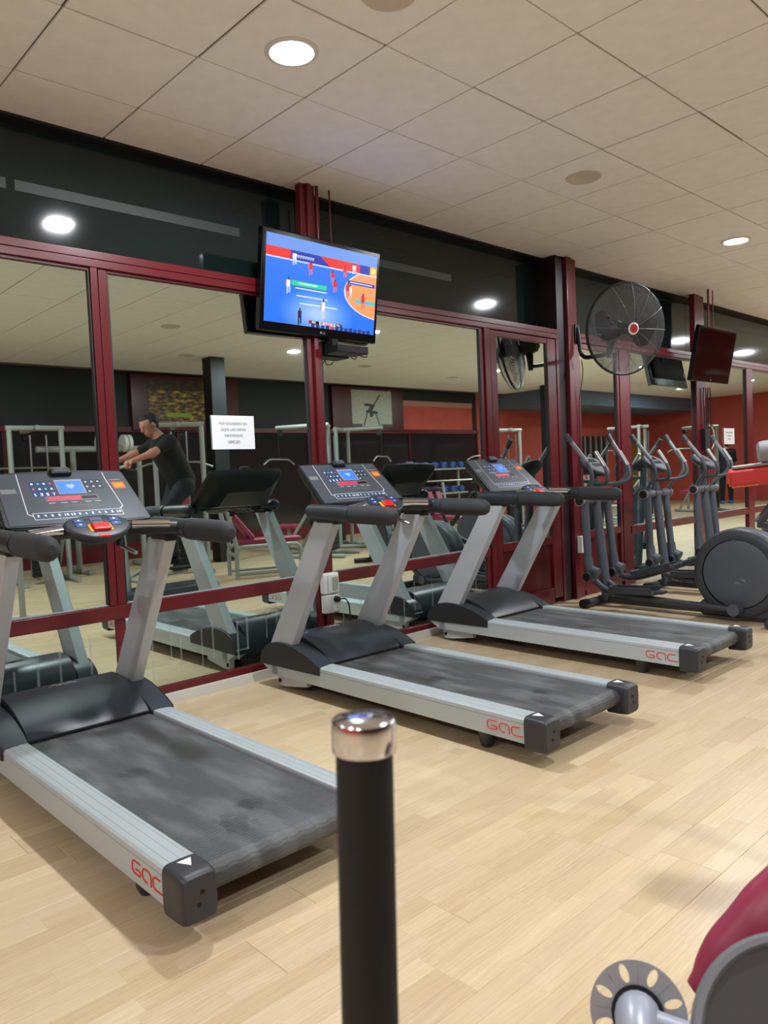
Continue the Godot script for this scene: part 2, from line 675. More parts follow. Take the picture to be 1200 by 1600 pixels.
func board(g: Geo, c: Vector3, l: float, w: float, row: int) -> void:
	var b := 0.0011
	var hl := l * 0.5
	var hw := w * 0.5
	var u0 := float(row) / FLOOR_ROWS + 0.0008
	var u1 := float(row + 1) / FLOOR_ROWS - 0.0008
	var up := Vector3.UP
	var p := func(sx: float, sz: float, inset: float, y: float) -> Vector3: return c + Vector3(sx * (hl - inset), y, sz * (hw - inset))
	g.quad(p.call(-1, -1, b, 0), p.call(1, -1, b, 0), p.call(1, 1, b, 0), p.call(-1, 1, b, 0), up, up, up, up, Vector2(0, u0), Vector2(1, u0), Vector2(1, u1), Vector2(0, u1))
	for s in [[-1, -1, 1, -1, Vector3(0, 0, -1)], [1, -1, 1, 1, Vector3(1, 0, 0)], [1, 1, -1, 1, Vector3(0, 0, 1)], [-1, 1, -1, -1, Vector3(-1, 0, 0)]]:
		var nn: Vector3 = (s[4] + up).normalized()
		var ua := Vector2(0.0 if s[0] < 0 else 1.0, u0 if s[1] < 0 else u1)
		var ub := Vector2(0.0 if s[2] < 0 else 1.0, u0 if s[3] < 0 else u1)
		g.quad(p.call(s[0], s[1], b, 0), p.call(s[2], s[3], b, 0), p.call(s[2], s[3], 0.0, -0.003), p.call(s[0], s[1], 0.0, -0.003), nn, nn, nn, nn, ua, ub, ub, ua)


func build_ceiling() -> void:
	var ce := structure("ceiling")
	put("ceiling_slab", span(Vector3(X0, CEIL + 0.012, -0.25), Vector3(X1, CEIL + 0.2, Z1)), mats.tile_gap, ce)
	var spots: Array = []
	var kinds: Array = []
	for k in 3:
		kinds.append(bx(Vector3.ZERO, Vector3(0.594 - 0.002 * k, 0.012, 0.596 - 0.003 * k), 0.003).mesh())
	var i0 := int(floor(X0 / 0.6))
	for i in range(i0, int(ceil(X1 / 0.6))):
		for j in range(0, 14):
			var z0 := j * 0.6 - 0.1816
			var c := Vector3(i * 0.6 + 0.3, CEIL + 0.006, z0 + 0.3)
			spots.append([c.distance_to(EYE) + (0.0 if in_view(c) else 30.0), c, j])
	spots.sort_custom(func(a, b): return a[0] < b[0])
	var rest := Geo.new()
	for n in spots.size():
		var s: Array = spots[n]
		if n < 290:
			var o := put("ceiling_tile", kinds[rng.randi_range(0, 2)], mats.tile, ce)
			o.position = s[1] + Vector3(rng.randf_range(-0.001, 0.001), rng.randf_range(0.0, 0.002), 0)
		else:
			rest.box(s[1], Vector3(0.594, 0.012, 0.594), 0.003)
	put("far_tiles", rest, mats.tile, ce).set_meta("kind", "stuff")


const LAMPS := [
	[0.90, 1.32, "round white ceiling downlight above the treadmill nearest the camera"], [5.70, 1.32, "round white ceiling downlight above the cross trainers near the wall fan"],
	[0.90, 3.65, "lit round downlight over the open floor behind the nearest treadmill"], [5.70, 3.65, "lit round downlight mirrored just beside the switched-on television"],
	[0.90, 5.40, "lit round downlight in the row over the handle with the chrome cap"], [5.70, 5.40, "lit round downlight mirrored beneath the switched-on television's shelf"],
	[10.5, 1.32, "lit round downlight in the wall row past the last cross trainer"], [10.5, 3.65, "lit round downlight mirrored at the edge of the red steel column"],
	[10.5, 5.40, "lit round downlight mirrored behind the narrow door post"], [13.0, 1.32, "lit round downlight mirrored right of the dark television in the green band"],
	[13.0, 3.65, "lit round downlight mirrored left below the wall fan's cage"], [18.2, 3.65, "lit round downlight mirrored beside the last red mullion"],
	[-3.9, 1.32, "added unseen round downlight in the wall row, outside the picture by the first treadmill"], [-3.9, 3.65, "added unseen round downlight in the middle row behind the camera"], [-3.9, 5.40, "added unseen round downlight in the third row behind the camera"],  # three unseen lamps added to brighten the ceiling
	[18.2, 5.40, "lit round downlight mirrored just under the dark television"], [13.0, 5.40, "lit round downlight mirrored under the wall fan's arm"],
]

func build_lamps() -> void:
	var ring := Geo.new()
	ring.lathe([Vector2(0.098, 0.0), Vector2(0.122, 0.0), Vector2(0.122, 0.004), Vector2(0.112, 0.009), Vector2(0.100, 0.009), Vector2(0.098, 0.0)], Transform3D(Basis(Vector3.RIGHT, PI), Vector3.ZERO), 32)
	var disc := Geo.new()
	disc.lathe([Vector2(0.0, 0.0), Vector2(0.0985, 0.0), Vector2(0.0985, 0.004), Vector2(0.0, 0.006)], Transform3D(Basis(Vector3.RIGHT, PI), Vector3.ZERO), 32)
	var rm := ring.mesh()
	var dm := disc.mesh()
	for s in LAMPS:
		var t := thing("downlight", s[2], "ceiling light", Vector3(s[0], CEIL + 0.001, s[1]), 0.0, "round ceiling downlights")
		put("trim_ring", rm, mats.white_trim, t)
		put("diffuser", dm, mats.lamp_glow, t)
		lamp_light(t)


func lamp_light(t: Node3D) -> void:
	var l := AreaLight3D.new()
	l.name = "lamp_light"
	l.area_size = Vector2(0.135, 0.135)
	l.light_energy = LAMP_POWER
	l.light_color = Color(0.955, 0.98, 1.0)
	l.area_range = 40.0
	l.area_attenuation = 2.0
	l.shadow_enabled = true
	l.position = Vector3(0, -0.012, 0)
	l.rotation.x = -PI / 2
	t.add_child(l)


func fx(x: float) -> float:
	return EYE.x + (x - EYE.x) * 0.9684


func fy(y: float) -> float:
	if y <= 0.0 or y > 3.1:
		return clampf(y, 0.0, CEIL - 0.002)
	return EYE.y + (y - EYE.y) * 0.9684


func fr(x0: float, y0: float, z0: float, x1: float, y1: float, z1: float, bev := 0.004) -> Geo:
	# a box of the partition: z counts from the front of the frames
	return span(Vector3(fx(x0), fy(y0), FZ + z0), Vector3(fx(x1), fy(y1), FZ + z1), bev)


func build_front_wall() -> void:
	var w := structure("wall_front")
	var red: Material = mats.red_frame
	var a0 := X0 * 1.05
	var a1 := X1 * 1.05
	put("backing", span(Vector3(X0, -0.15, -0.35), Vector3(X1, CEIL + 0.2, -0.12)), mats.back_dark, w)
	put("backing", span(Vector3(X0, -0.15, -0.12), Vector3(X1, fy(2.45), FZ - 0.045)), mats.back_dark, w)
	var bays := [[a0, -3.40], [-3.30, -1.47], [-1.37, 0.471], [0.566, 1.93], [2.055, 3.755], [3.965, 4.71], [5.25, 5.93], [6.20, 7.72], [8.0, 9.22], [9.42, 11.1], [11.3, 13.0], [13.2, 14.9], [15.1, 16.8], [17.0, 18.7], [18.9, 20.6], [20.8, a1]]
	# long rails
	for seg in [[a0, 4.89], [5.2, a1]]:
		put("transom", fr(seg[0], 2.428, -0.25, seg[1], 2.472, 0.012), red, w)
		put("transom", fr(seg[0], 2.476, -0.25, seg[1], 2.522, 0.0), red, w)
	for seg in [[a0, 3.79], [6.15, a1]]:
		put("mid_rail", fr(seg[0], 0.497, -0.05, seg[1], 0.577, 0.004, 0.005), red, w)
		put("bottom_rail", fr(seg[0], 0.018, -0.05, seg[1], 0.06, 0.003), red, w)
	put("kerb", span(Vector3(X0, -0.003, -0.1), Vector3(fx(3.885), fy(0.018), FZ + 0.012), 0.004), mats.kerb_white, w, "low white skirting along the floor")
	put("kerb", span(Vector3(fx(6.2), -0.003, -0.1), Vector3(X1, fy(0.018), FZ + 0.012), 0.004), mats.kerb_white, w)
	put("top_trim", span(Vector3(X0, CEIL - 0.014, -0.11), Vector3(X1, CEIL + 0.01, -0.004), 0.003), mats.column_black, w)
	# posts: left edge, right edge, how far each stands out
	for p in [[-3.40, -3.30], [-1.47, -1.37], [11.1, 11.3], [13.0, 13.2], [14.9, 15.1], [16.8, 17.0], [18.7, 18.9], [20.6, 20.8]]:
		put("post", fr(p[0], 0.0, -0.05, p[1], 2.43, 0.006, 0.005), red, w)
	for a in [[0.471, 0.512, 0.006], [0.516, 0.566, 0.0]]:
		put("post", fr(a[0], 0.577, -0.05, a[1], 2.43, a[2]), red, w)
	put("post", fr(0.50, 0.06, -0.05, 0.56, 0.50, -0.012), red, w)
	for a in [[1.93, 1.972, 0.0], [1.976, 2.012, 0.022], [2.016, 2.055, 0.0]]:
		put("post", fr(a[0], 0.0, -0.05, a[1], CEIL, a[2]), red, w)
	for a in [[3.755, 3.80, -0.008], [3.804, 3.875, 0.008]]:
		put("post", fr(a[0], 0.0, -0.05, a[1], 2.43, a[2]), red, w)
	for a in [[5.98, 6.08, 0.006], [6.085, 6.20, -0.006]]:
		put("post", fr(a[0], 0.0, -0.05, a[1], 2.43, a[2]), red, w)
	for a in [[7.72, 7.86, 0.015], [7.865, 8.0, 0.0]]:
		put("post", fr(a[0], 0.0, -0.05, a[1], CEIL, a[2]), red, w)
	put("post", fr(9.22, 0.0, -0.05, 9.42, 2.43, 0.006), red, w)
	# steel column: an upright beam, recess filled flush with its shade painted near-black
	var col := structure("trim_1")
	put("flange", fr(4.85, 0.0, -0.05, 4.885, 2.43, 0.006, 0.003), red, col)
	put("web", fr(4.885, 0.0, -0.25, 5.03, CEIL, 0.0, 0.0), mats.web_shade, col)
	put("flange", fr(5.015, 0.0, -0.25, 5.10, CEIL, 0.035, 0.006), red, col)
	put("flange", fr(5.106, 0.0, -0.25, 5.205, CEIL, 0.012, 0.006), red, col)
	# mirrored panes, one window for each bay
	var n := 1
	for b in bays:
		if b[0] > 3.9 and b[0] < 6.0:
			continue
		var win := structure("window_%d" % n)
		n += 1
		put("pane", fr(b[0] - 0.01, 0.57, -0.026, b[1] + 0.01, 2.435, -0.02, 0.0), mats.mirror, win)
		put("pane", fr(b[0] - 0.05, 0.05, -0.026, b[1] + 0.05, 0.50, -0.02, 0.0), mats.mirror, win)
		for q in [[b[0], 0.010], [b[1], -0.010]]:
			put("glazing_bead", fr(q[0], 0.577, -0.022, q[0] + q[1], 2.43, -0.006, 0.002), mats.column_black, win)
		put("glazing_bead", fr(b[0], 2.412, -0.022, b[1], 2.43, -0.004, 0.002), mats.red_door, win)
		put("glazing_bead", fr(b[0], 0.577, -0.022, b[1], 0.584, -0.006, 0.002), mats.print_grey, win)
	# dried drips on the lower panes behind the first two treadmills
	var drip := mat("dried_drip", Color(0.75, 0.80, 0.80, 0.16), 0.8)
	drip.transparency = BaseMaterial3D.TRANSPARENCY_ALPHA
	for q in [[3, -0.75, 0.40, 9], [4, 0.62, 1.88, 11], [5, 2.12, 3.70, 11]]:
		var pane := get_node("window_%d" % q[0])
		for i in q[3]:
			var dx: float = lerpf(q[1], q[2], (i + rng.randf_range(0.2, 0.8)) / q[3])
			var y0 := rng.randf_range(0.10, 0.22)
			put("dried_drip", fr(dx, y0, -0.0202, dx + rng.randf_range(0.008, 0.014), y0 + rng.randf_range(0.2, 0.27), -0.0192, 0.0), drip, pane)
	# glossy dark green band under the ceiling
	for list in [[X0, -1.42, 1.95, 4.80], [4.95, 7.70, 11.2, 14.9, 18.7, X1]]:
		for i in list.size() - 1:
			put("band_panel", span(Vector3(list[i] + 0.003, 2.40, BAND_Z - 0.01), Vector3(list[i + 1] - 0.003, CEIL, BAND_Z)), mats.dark_glass, w, "glossy dark green panel")
	for q in [[X0, 0.10], [0.14, 1.50], [2.62, 3.52]]:
		put("band_strip", span(Vector3(q[0], 2.79, BAND_Z), Vector3(q[1], 2.848, BAND_Z + 0.004), 0.002), mats.strip_grey, w)
	# a pair of doors either side of the column
	var k := 1
	for d in [[3.885, 4.845, 3.965, 4.71], [5.215, 5.975, 5.25, 5.93]]:
		var door := structure("door_%d" % k)
		k += 1
		put("stile", fr(d[0], 0.01, -0.05, d[2], 2.425, 0.0, 0.005), red, door)
		put("stile", fr(d[3], 0.01, -0.05, d[1], 2.425, 0.0, 0.005), red, door)
		put("door_rail", fr(d[2], 2.375, -0.05, d[3], 2.425, -0.002), red, door)
		put("door_rail", fr(d[2], 0.52, -0.05, d[3], 0.592, -0.002, 0.005), red, door)
		put("door_rail", fr(d[2], 0.0, -0.05, d[3], 0.11, -0.002, 0.005), red, door)
		put("door_panel", fr(d[2], 0.11, -0.05, d[3], 0.52, -0.025), mats.red_door, door)
		put("pane", fr(d[2] - 0.01, 0.58, -0.026, d[3] + 0.01, 2.38, -0.02, 0.0), mats.mirror, door)
		for q in [[d[2], 0.010], [d[3], -0.010]]:
			put("glazing_bead", fr(q[0], 0.592, -0.022, q[0] + q[1], 2.375, -0.006, 0.002), mats.column_black, door)


func build_far_side() -> void:
	# the rest of the room, which the mirrors show
	var w := structure("wall_back")
	var red: Material = mats.red_frame
	put("wall_body", span(Vector3(X0, -0.15, Z1 + 0.02), Vector3(13.6, CEIL + 0.2, Z1 + 0.25)), mats.back_dark, w)
	put("wall_body", span(Vector3(13.6, -0.15, Z1), Vector3(X1, CEIL + 0.2, Z1 + 0.25)), mats.red_wall, w)
	put("upper_panel", span(Vector3(X0, 2.24, Z1 - 0.02), Vector3(10.95, CEIL, Z1 + 0.02)), mats.back_dark, w)
	put("upper_panel", span(Vector3(10.95, 2.24, Z1 - 0.02), Vector3(13.4, 2.78, Z1 + 0.02)), mats.red_wall, w)
	put("upper_panel", span(Vector3(10.95, 2.78, Z1 - 0.03), Vector3(13.4, 2.9, Z1 + 0.02)), mats.pink_band, w)
	put("far_rail", span(Vector3(X0, 2.14, Z1 - 0.06), Vector3(13.6, 2.235, Z1 + 0.02), 0.005), red, w)
	put("dado", span(Vector3(X0, 0.0, Z1 - 0.05), Vector3(13.6, 0.28, Z1 + 0.02), 0.005), red, w)
	var x := X0
	var n := 20
	while x < 13.5:
		var x2 := minf(x + 2.9, 13.6)
		put("post", span(Vector3(x2 - 0.06, 0.28, Z1 - 0.03), Vector3(x2, 2.14, Z1 + 0.02), 0.005), mats.red_door, w)
		var win := structure("window_%d" % n)
		put("pane", span(Vector3(x, 0.28, Z1 - 0.012), Vector3(x2 - 0.08, 2.14, Z1 - 0.004)), mats.night_glass, win)
		n += 1
		x = x2
	put("soffit", span(Vector3(14.4, 2.78, 6.8), Vector3(X1, CEIL + 0.011, Z1)), mats.soffit, w)
	# ends
	var wl := structure("wall_left")
	put("wall_body", span(Vector3(X0 - 0.25, -0.15, -0.35), Vector3(X0, CEIL + 0.2, Z1 + 0.25)), mats.red_wall, wl)
	var wr := structure("wall_right")
	put("wall_body", span(Vector3(X1, -0.15, -0.35), Vector3(X1 + 0.25, CEIL + 0.2, Z1 + 0.25)), mats.red_wall, wr)
	# columns
	var c := structure("trim_2")
	put("column", span(Vector3(4.84, 0.0, 6.38), Vector3(5.10, CEIL, 6.62), 0.01), mats.column_black, c)
	put("column", span(Vector3(13.7, 0.0, 6.4), Vector3(13.95, CEIL, 6.65), 0.01), mats.column_black, c)
	# barred window and door in the red wall
	var bw := structure("window_40")
	put("pane", span(Vector3(17.2, 1.25, Z1 - 0.03), Vector3(19.6, 2.1, Z1 + 0.0)), mats.night_glass, bw)
	for i in 9:
		put("window_bar", span(Vector3(17.2 + i * 0.3, 1.25, Z1 - 0.06), Vector3(17.26 + i * 0.3, 2.1, Z1 - 0.03)), mats.machine_grey, bw)
	var d := structure("door_3")
	put("door_leaf", span(Vector3(21.0, 0.0, Z1 - 0.04), Vector3(21.9, 2.05, Z1), 0.005), mats.yellow_door, d)


# ---------------------------------------------------------------- treadmills
func make_panel_print() -> StandardMaterial3D:
	var w := 640
	var h := 360
	var im := Image.create(w, h, false, Image.FORMAT_RGB8)
	im.fill(Color(0.265, 0.29, 0.32))
	var line := Color(0.80, 0.81, 0.82)
	var stroke := func(a: Vector2, b: Vector2, c: Color, r: float) -> void:
		for i in 240:
			var p := a.lerp(b, i / 239.0)
			px(im, p.x - r, p.y - r * 1.6, p.x + r, p.y + r * 1.6, c)
	for s in [[0.165, 0.0, 0.150, 0.80], [0.150, 0.80, 0.185, 0.84], [0.845, 0.0, 0.862, 0.74], [0.862, 0.74, 0.835, 0.78]]:
		stroke.call(Vector2(s[0], s[1]), Vector2(s[2], s[3]), line, 0.0028)
	for s in [[0.185, 0.79, 0.835, 0.79], [0.185, 0.91, 0.835, 0.91], [0.185, 0.79, 0.185, 0.91], [0.835, 0.79, 0.835, 0.91]]:
		stroke.call(Vector2(s[0], s[1]), Vector2(s[2], s[3]), line, 0.0022)
	# key blocks
	for i in 4:
		for j in 3:
			var x := 0.235 + i * 0.046
			var y := 0.17 + j * 0.105
			px(im, x, y, x + 0.041, y + 0.09, Color(0.10, 0.23, 0.42))
			if j < 2:
				px(im, x + 0.012, y + 0.025, x + 0.029, y + 0.062, [Color(0.8, 0.87, 0.95), Color(0.35, 0.75, 0.65), Color(0.85, 0.85, 0.9), Color(0.8, 0.35, 0.35)][(i + j * 3) % 4])
			else:
				pixel_text(im, str(i * 2 + 1), int((x + 0.013) * w), int((y + 0.02) * h), 4, Color(0.9, 0.93, 0.97))
	for i in 3:
		for j in 3:
			if j == 2 and i > 0:
				continue
			var x := 0.655 + i * 0.05
			var y := 0.16 + j * 0.10
			px(im, x, y, x + 0.043, y + 0.085, Color(0.13, 0.165, 0.22))
			px(im, x + 0.012, y + 0.03, x + 0.03, y + 0.06, Color(0.72, 0.74, 0.78))
	# captions under the read-out, model line, speed keys
	for c in [[0.33, 0.05], [0.42, 0.05], [0.50, 0.04], [0.60, 0.05], [0.67, 0.05]]:
		px(im, c[0], 0.600, c[0] + c[1], 0.618, Color(0.62, 0.62, 0.63))
	px(im, 0.43, 0.665, 0.70, 0.685, Color(0.34, 0.35, 0.37))
	px(im, 0.36, 0.67, 0.40, 0.685, Color(0.45, 0.16, 0.17))
	var keys := ["2", "4", "6", "8", "10", "12", "0", "1", "2", "4", "6", "8", "10"]
	for i in keys.size():
		var x := 0.197 + i * 0.049
		px(im, x, 0.81, x + 0.043, 0.89, Color(0.17, 0.27, 0.37))
		pixel_text(im, keys[i], int((x + (0.006 if keys[i].length() > 1 else 0.014)) * w), int(0.824 * h), 3, Color(0.9, 0.93, 0.96))
	px(im, 0.015, 0.30, 0.125, 0.39, Color(0.46, 0.465, 0.48))
	px(im, 0.875, 0.17, 0.965, 0.19, Color(0.62, 0.42, 0.42))
	px(im, 0.88, 0.23, 0.975, 0.37, Color(0.86, 0.40, 0.10))
	px(im, 0.895, 0.27, 0.965, 0.33, Color(0.93, 0.58, 0.14))
	var m := mat("panel_print", Color.WHITE, 0.3)
	m.albedo_texture = ImageTexture.create_from_image(im)
	return m


func brand_letters(g: Geo, at: Vector3) -> void:
	# three wide rounded letters, drawn with one stroke each, on a side face; u runs along +z, v up
	var p := func(u: float, v: float) -> Vector3: return at + Vector3(0, v * 0.041, u * 0.0455)
	var strokes := [
		[[1.15, 1.0], [0.25, 1.0], [0.0, 0.85], [0.0, 0.25], [0.25, 0.08], [1.05, 0.08], [1.15, 0.2], [1.15, 0.45], [0.5, 0.45]],
		[[2.05, 0.05], [1.70, 0.08], [1.45, 0.25], [1.45, 0.78], [1.70, 0.95], [2.35, 0.95], [2.60, 0.80], [2.60, 0.0]],
		[[3.85, 0.92], [3.10, 0.92], [2.88, 0.75], [2.88, 0.22], [3.10, 0.05], [4.15, 0.05]],
	]
	for s in strokes:
		var pts: Array = []
		for q in s:
			pts.append(p.call(q[0], q[1]))
		g.tube(round_path(pts, 0.007, 3), 0.0027, 6)


func build_treadmills() -> void:
	var print_mat := make_panel_print()
	var t := thing("treadmill", "grey treadmill nearest the camera, cut off by the picture's edge", "treadmill", Vector3(0.02, 0, 0), 0.0, "three grey treadmills in a row")
	# rails: an aluminium extrusion with shallow grooves along the top and the side
	for s in [-1.0, 1.0]:
		var prof: Array = []
		for q in [[0.372, 0.088], [0.372, 0.168], [0.369, 0.169], [0.369, 0.172], [0.372, 0.173], [0.371, 0.188], [0.364, 0.195], [0.352, 0.197], [0.351, 0.1955], [0.347, 0.1955], [0.346, 0.1975], [0.322, 0.199], [0.321, 0.1975], [0.317, 0.1975], [0.316, 0.1992], [0.296, 0.200], [0.295, 0.1985], [0.291, 0.1985], [0.290, 0.2], [0.278, 0.199], [0.276, 0.192], [0.276, 0.088]]:
			prof.append(Vector2(q[0] * s, q[1]))
		var g := Geo.new()
		g.extrude(prof, 0.36, 2.205, Transform3D(), 12.0)
		put("side_rail", g, mats.silver, t)
		var nose := Geo.new()
		nose.extrude([Vector2(0.25, 0.145), Vector2(0.36, 0.088), Vector2(0.42, 0.088), Vector2(0.42, 0.175), Vector2(0.25, 0.175)], -0.372 * s if s > 0 else 0.276, -0.276 * s if s > 0 else 0.372, zy(), 20.0, 0.002)
		put("rail_nose", nose, mats.silver, t)
		# end cap
		var cap := Geo.new()
		var ring := func(z: float, k: float) -> Array:
			var out: Array = []
			var cx: float = 0.324 * s
			for i in 20:
				var a := TAU * i / 20.0
				var ex := signf(cos(a)) * pow(absf(cos(a)), 0.32)
				var ey := signf(sin(a)) * pow(absf(sin(a)), 0.32)
				out.append(Vector3(cx + ex * 0.056 * k, 0.133 + ey * 0.073 * k + (0.004 if ey < 0 else 0.0) * (z - 2.2) * 10.0, z))
			return out
		cap.loft([ring.call(2.195, 0.99), ring.call(2.20, 1.0), ring.call(2.26, 1.0), ring.call(2.285, 0.98), ring.call(2.298, 0.93), ring.call(2.303, 0.85)])
		var co := put("end_cap", cap, mats.cap_plastic, t)
		for b in [[0.318, 0.150], [0.329, 0.118]]:
			put("bolt_hole", pipe([Vector3(b[0] * s, b[1], 2.298), Vector3(b[0] * s, b[1], 2.3045)], 0.0065, 10), mats.hole_black, co)
		var tri := Geo.new()
		tri.extrude([Vector2(0.300 * s, -2.213), Vector2(0.342 * s, -2.213), Vector2(0.321 * s, -2.255)], 0.2045, 0.2072, Transform3D(Basis(Vector3.RIGHT, -PI / 2), Vector3.ZERO))
		put("warning_sticker", tri, mats.sticker, co, "small white warning triangle")
		# brand lettering on the outer face
		var bl := Geo.new()
		if s < 0:
			brand_letters(bl, Vector3(-0.3725, 0.113, 1.995))
		else:
			brand_letters(bl, Vector3(0.3725, 0.113, 1.995))
		put("brand_lettering", bl, mats.brand_red, t, "orange-red wide rounded letters on the rail")
		# side cover over the motor end
		var sc := Geo.new()
		var arch := [Vector2(0.247, 0.138), Vector2(0.252, 0.185), Vector2(0.275, 0.225), Vector2(0.315, 0.255), Vector2(0.37, 0.277), Vector2(0.44, 0.288), Vector2(0.52, 0.287), Vector2(0.60, 0.277), Vector2(0.68, 0.257), Vector2(0.76, 0.229), Vector2(0.822, 0.199), Vector2(0.82, 0.148)]
		sc.extrude(arch, -0.378 if s > 0 else 0.270, -0.270 if s > 0 else 0.378, zy(), 30.0, 0.006)
		var so := put("side_cover", sc, mats.hood, t)
		var skin := Geo.new()
		var arch2: Array = []
		for q in arch:
			arch2.append(Vector2(0.535 + (q.x - 0.535) * 0.985, 0.205 + (q.y - 0.205) * 0.96))
		skin.extrude(arch2, -0.3795 if s > 0 else 0.3775, -0.3775 if s > 0 else 0.3795, zy(), 30.0)
		put("cover_plate", skin, mats.side_plastic, so)
		for b in [[0.300, 0.232], [0.785, 0.162]]:
			put("screw", pipe([Vector3(0.378 * s, b[1], b[0]), Vector3(0.381 * s, b[1], b[0])], 0.005, 8), mats.hole_black, so)
		# leaning post: a flat rectangular tube
		var po := Geo.new()
		po.extrude([Vector2(0.335, 0.262), Vector2(0.545, 0.262), Vector2(0.985, 1.0), Vector2(0.815, 1.0)], -0.362 if s > 0 else 0.302, -0.302 if s > 0 else 0.362, zy(), 20.0, 0.006)
		put("post", po, mats.post_silver, t)
		# arm: plastic shell from the post top, foam grip at its end
		var arm := Geo.new()
		var oval := func(z: float, y: float, rx: float, ry: float) -> Array:
			var out: Array = []
			for i in 16:
				var a := TAU * i / 16.0
				out.append(Vector3(0.352 * s + cos(a) * rx, y + sin(a) * ry, z))
			return out
		arm.loft([oval.call(0.765, 1.052, 0.022, 0.022), oval.call(0.775, 1.052, 0.034, 0.036), oval.call(0.80, 1.051, 0.038, 0.042), oval.call(1.0, 1.045, 0.037, 0.043), oval.call(1.135, 1.040, 0.036, 0.042)])
		put("arm", arm, mats.arm_plastic, t)
		put("arm_bracket", span(Vector3(0.302 * s, 0.985, 0.84), Vector3(0.362 * s, 1.02, 1.0), 0.006), mats.black_plastic, t)
		var grip := Geo.new()
		grip.loft([oval.call(1.130, 1.040, 0.040, 0.046), oval.call(1.138, 1.040, 0.043, 0.048), oval.call(1.39, 1.034, 0.043, 0.047), oval.call(1.425, 1.033, 0.039, 0.043), oval.call(1.445, 1.0325, 0.030, 0.033), oval.call(1.455, 1.032, 0.014, 0.016)])
		put("foam_grip", grip, mats.foam, t)
		# feet and wheels under the frame
		var ft := Geo.new()
		ft.lathe([Vector2(0.0, 0.0), Vector2(0.024, 0.0), Vector2(0.034, 0.02), Vector2(0.042, 0.09), Vector2(0.0, 0.09)], Transform3D(Basis(), Vector3(0.30 * s, 0.0, 1.93)), 16)
		put("foot", ft, mats.cap_plastic, t)
		put("wheel", pipe([Vector3(0.20 * s, 0.03, 0.50), Vector3(0.24 * s, 0.03, 0.50)], 0.03, 16), mats.black_rubber, t)
		var br := Geo.new()
		br.extrude([Vector2(0.38, 0.028), Vector2(0.40, 0.018), Vector2(0.46, 0.02), Vector2(0.66, 0.05), Vector2(0.66, 0.09), Vector2(0.37, 0.09)], -0.345 if s > 0 else 0.31, -0.31 if s > 0 else 0.345, zy(), 20.0, 0.003)
		var bo := put("axle_bracket", br, mats.post_silver, t)
		put("axle_bolt", pipe([Vector3(0.34 * s, 0.05, 0.40), Vector3(0.35 * s, 0.05, 0.40)], 0.013, 10), mats.black_rubber, bo)
		put("axle", pipe([Vector3(0.19 * s, 0.03, 0.50), Vector3(0.33 * s, 0.03, 0.50)], 0.008, 8), mats.steel, bo)
		# cup tray at the console's foot
		var tray := Geo.new()
		tray.lathe([Vector2(0.0, 0.0), Vector2(0.034, 0.0), Vector2(0.042, 0.05), Vector2(0.050, 0.052), Vector2(0.050, 0.044), Vector2(0.043, 0.04), Vector2(0.036, -0.01), Vector2(0.0, -0.01)], Transform3D(Basis(), Vector3(0.255 * s, 1.03, 0.90)), 20)
		put("cup_holder", tray, mats.black_plastic, t)
	# base frame and deck
	put("base_frame", span(Vector3(-0.27, 0.085, 0.30), Vector3(0.27, 0.12, 2.15), 0.004), mats.black_plastic, t)
	put("rear_skirt", span(Vector3(-0.272, 0.085, 2.18), Vector3(0.272, 0.11, 2.21), 0.003), mats.hole_black, t)
	var belt := Geo.new()
	var top := 0.182
	var rows := 24
	for i in rows:
		var za := lerpf(0.74, 2.225, float(i) / rows)
		var zb := lerpf(0.74, 2.225, float(i + 1) / rows)
		belt.quad(Vector3(-0.268, top, za), Vector3(0.268, top, za), Vector3(0.268, top, zb), Vector3(-0.268, top, zb), Vector3.UP, Vector3.UP, Vector3.UP, Vector3.UP, Vector2(0, za / 2.4), Vector2(1, za / 2.4), Vector2(1, zb / 2.4), Vector2(0, zb / 2.4))
	for i in 12:
		var a := PI * i / 12.0
		var b := PI * (i + 1) / 12.0
		var na := Vector3(0, cos(a), sin(a))
		var nb := Vector3(0, cos(b), sin(b))
		var c := Vector3(0, top - 0.04, 2.225)
		var ua := (2.225 + 0.04 * a) / 2.4
		var ub := (2.225 + 0.04 * b) / 2.4
		belt.quad(c + na * 0.04 + Vector3(-0.268, 0, 0), c + na * 0.04 + Vector3(0.268, 0, 0), c + nb * 0.04 + Vector3(0.268, 0, 0), c + nb * 0.04 + Vector3(-0.268, 0, 0), na, na, nb, nb, Vector2(0, ua), Vector2(1, ua), Vector2(1, ub), Vector2(0, ub))
	var bot := Vector3.DOWN
	belt.quad(Vector3(-0.268, top - 0.08, 2.225), Vector3(0.268, top - 0.08, 2.225), Vector3(0.268, top - 0.08, 0.74), Vector3(-0.268, top - 0.08, 0.74), bot, bot, bot, bot)
	put("belt", belt, mats.belt, t, "worn dark grey running belt")
	put("deck", span(Vector3(-0.268, 0.125, 0.5), Vector3(0.268, 0.178, 2.17), 0.002), mats.black_plastic, t)
	# motor hood, lower in the middle than its side covers
	var hood := Geo.new()
	var hp := [Vector2(0.27, 0.12), Vector2(0.275, 0.20), Vector2(0.30, 0.255), Vector2(0.345, 0.297), Vector2(0.41, 0.317), Vector2(0.48, 0.320), Vector2(0.56, 0.308), Vector2(0.64, 0.284), Vector2(0.72, 0.250), Vector2(0.78, 0.216), Vector2(0.80, 0.196), Vector2(0.795, 0.186), Vector2(0.5, 0.186), Vector2(0.5, 0.12)]
	hood.extrude(hp, -0.268, 0.268, zy(), 32.0, 0.003)
	var ho := put("motor_hood", hood, mats.hood, t)
	var em := Geo.new()
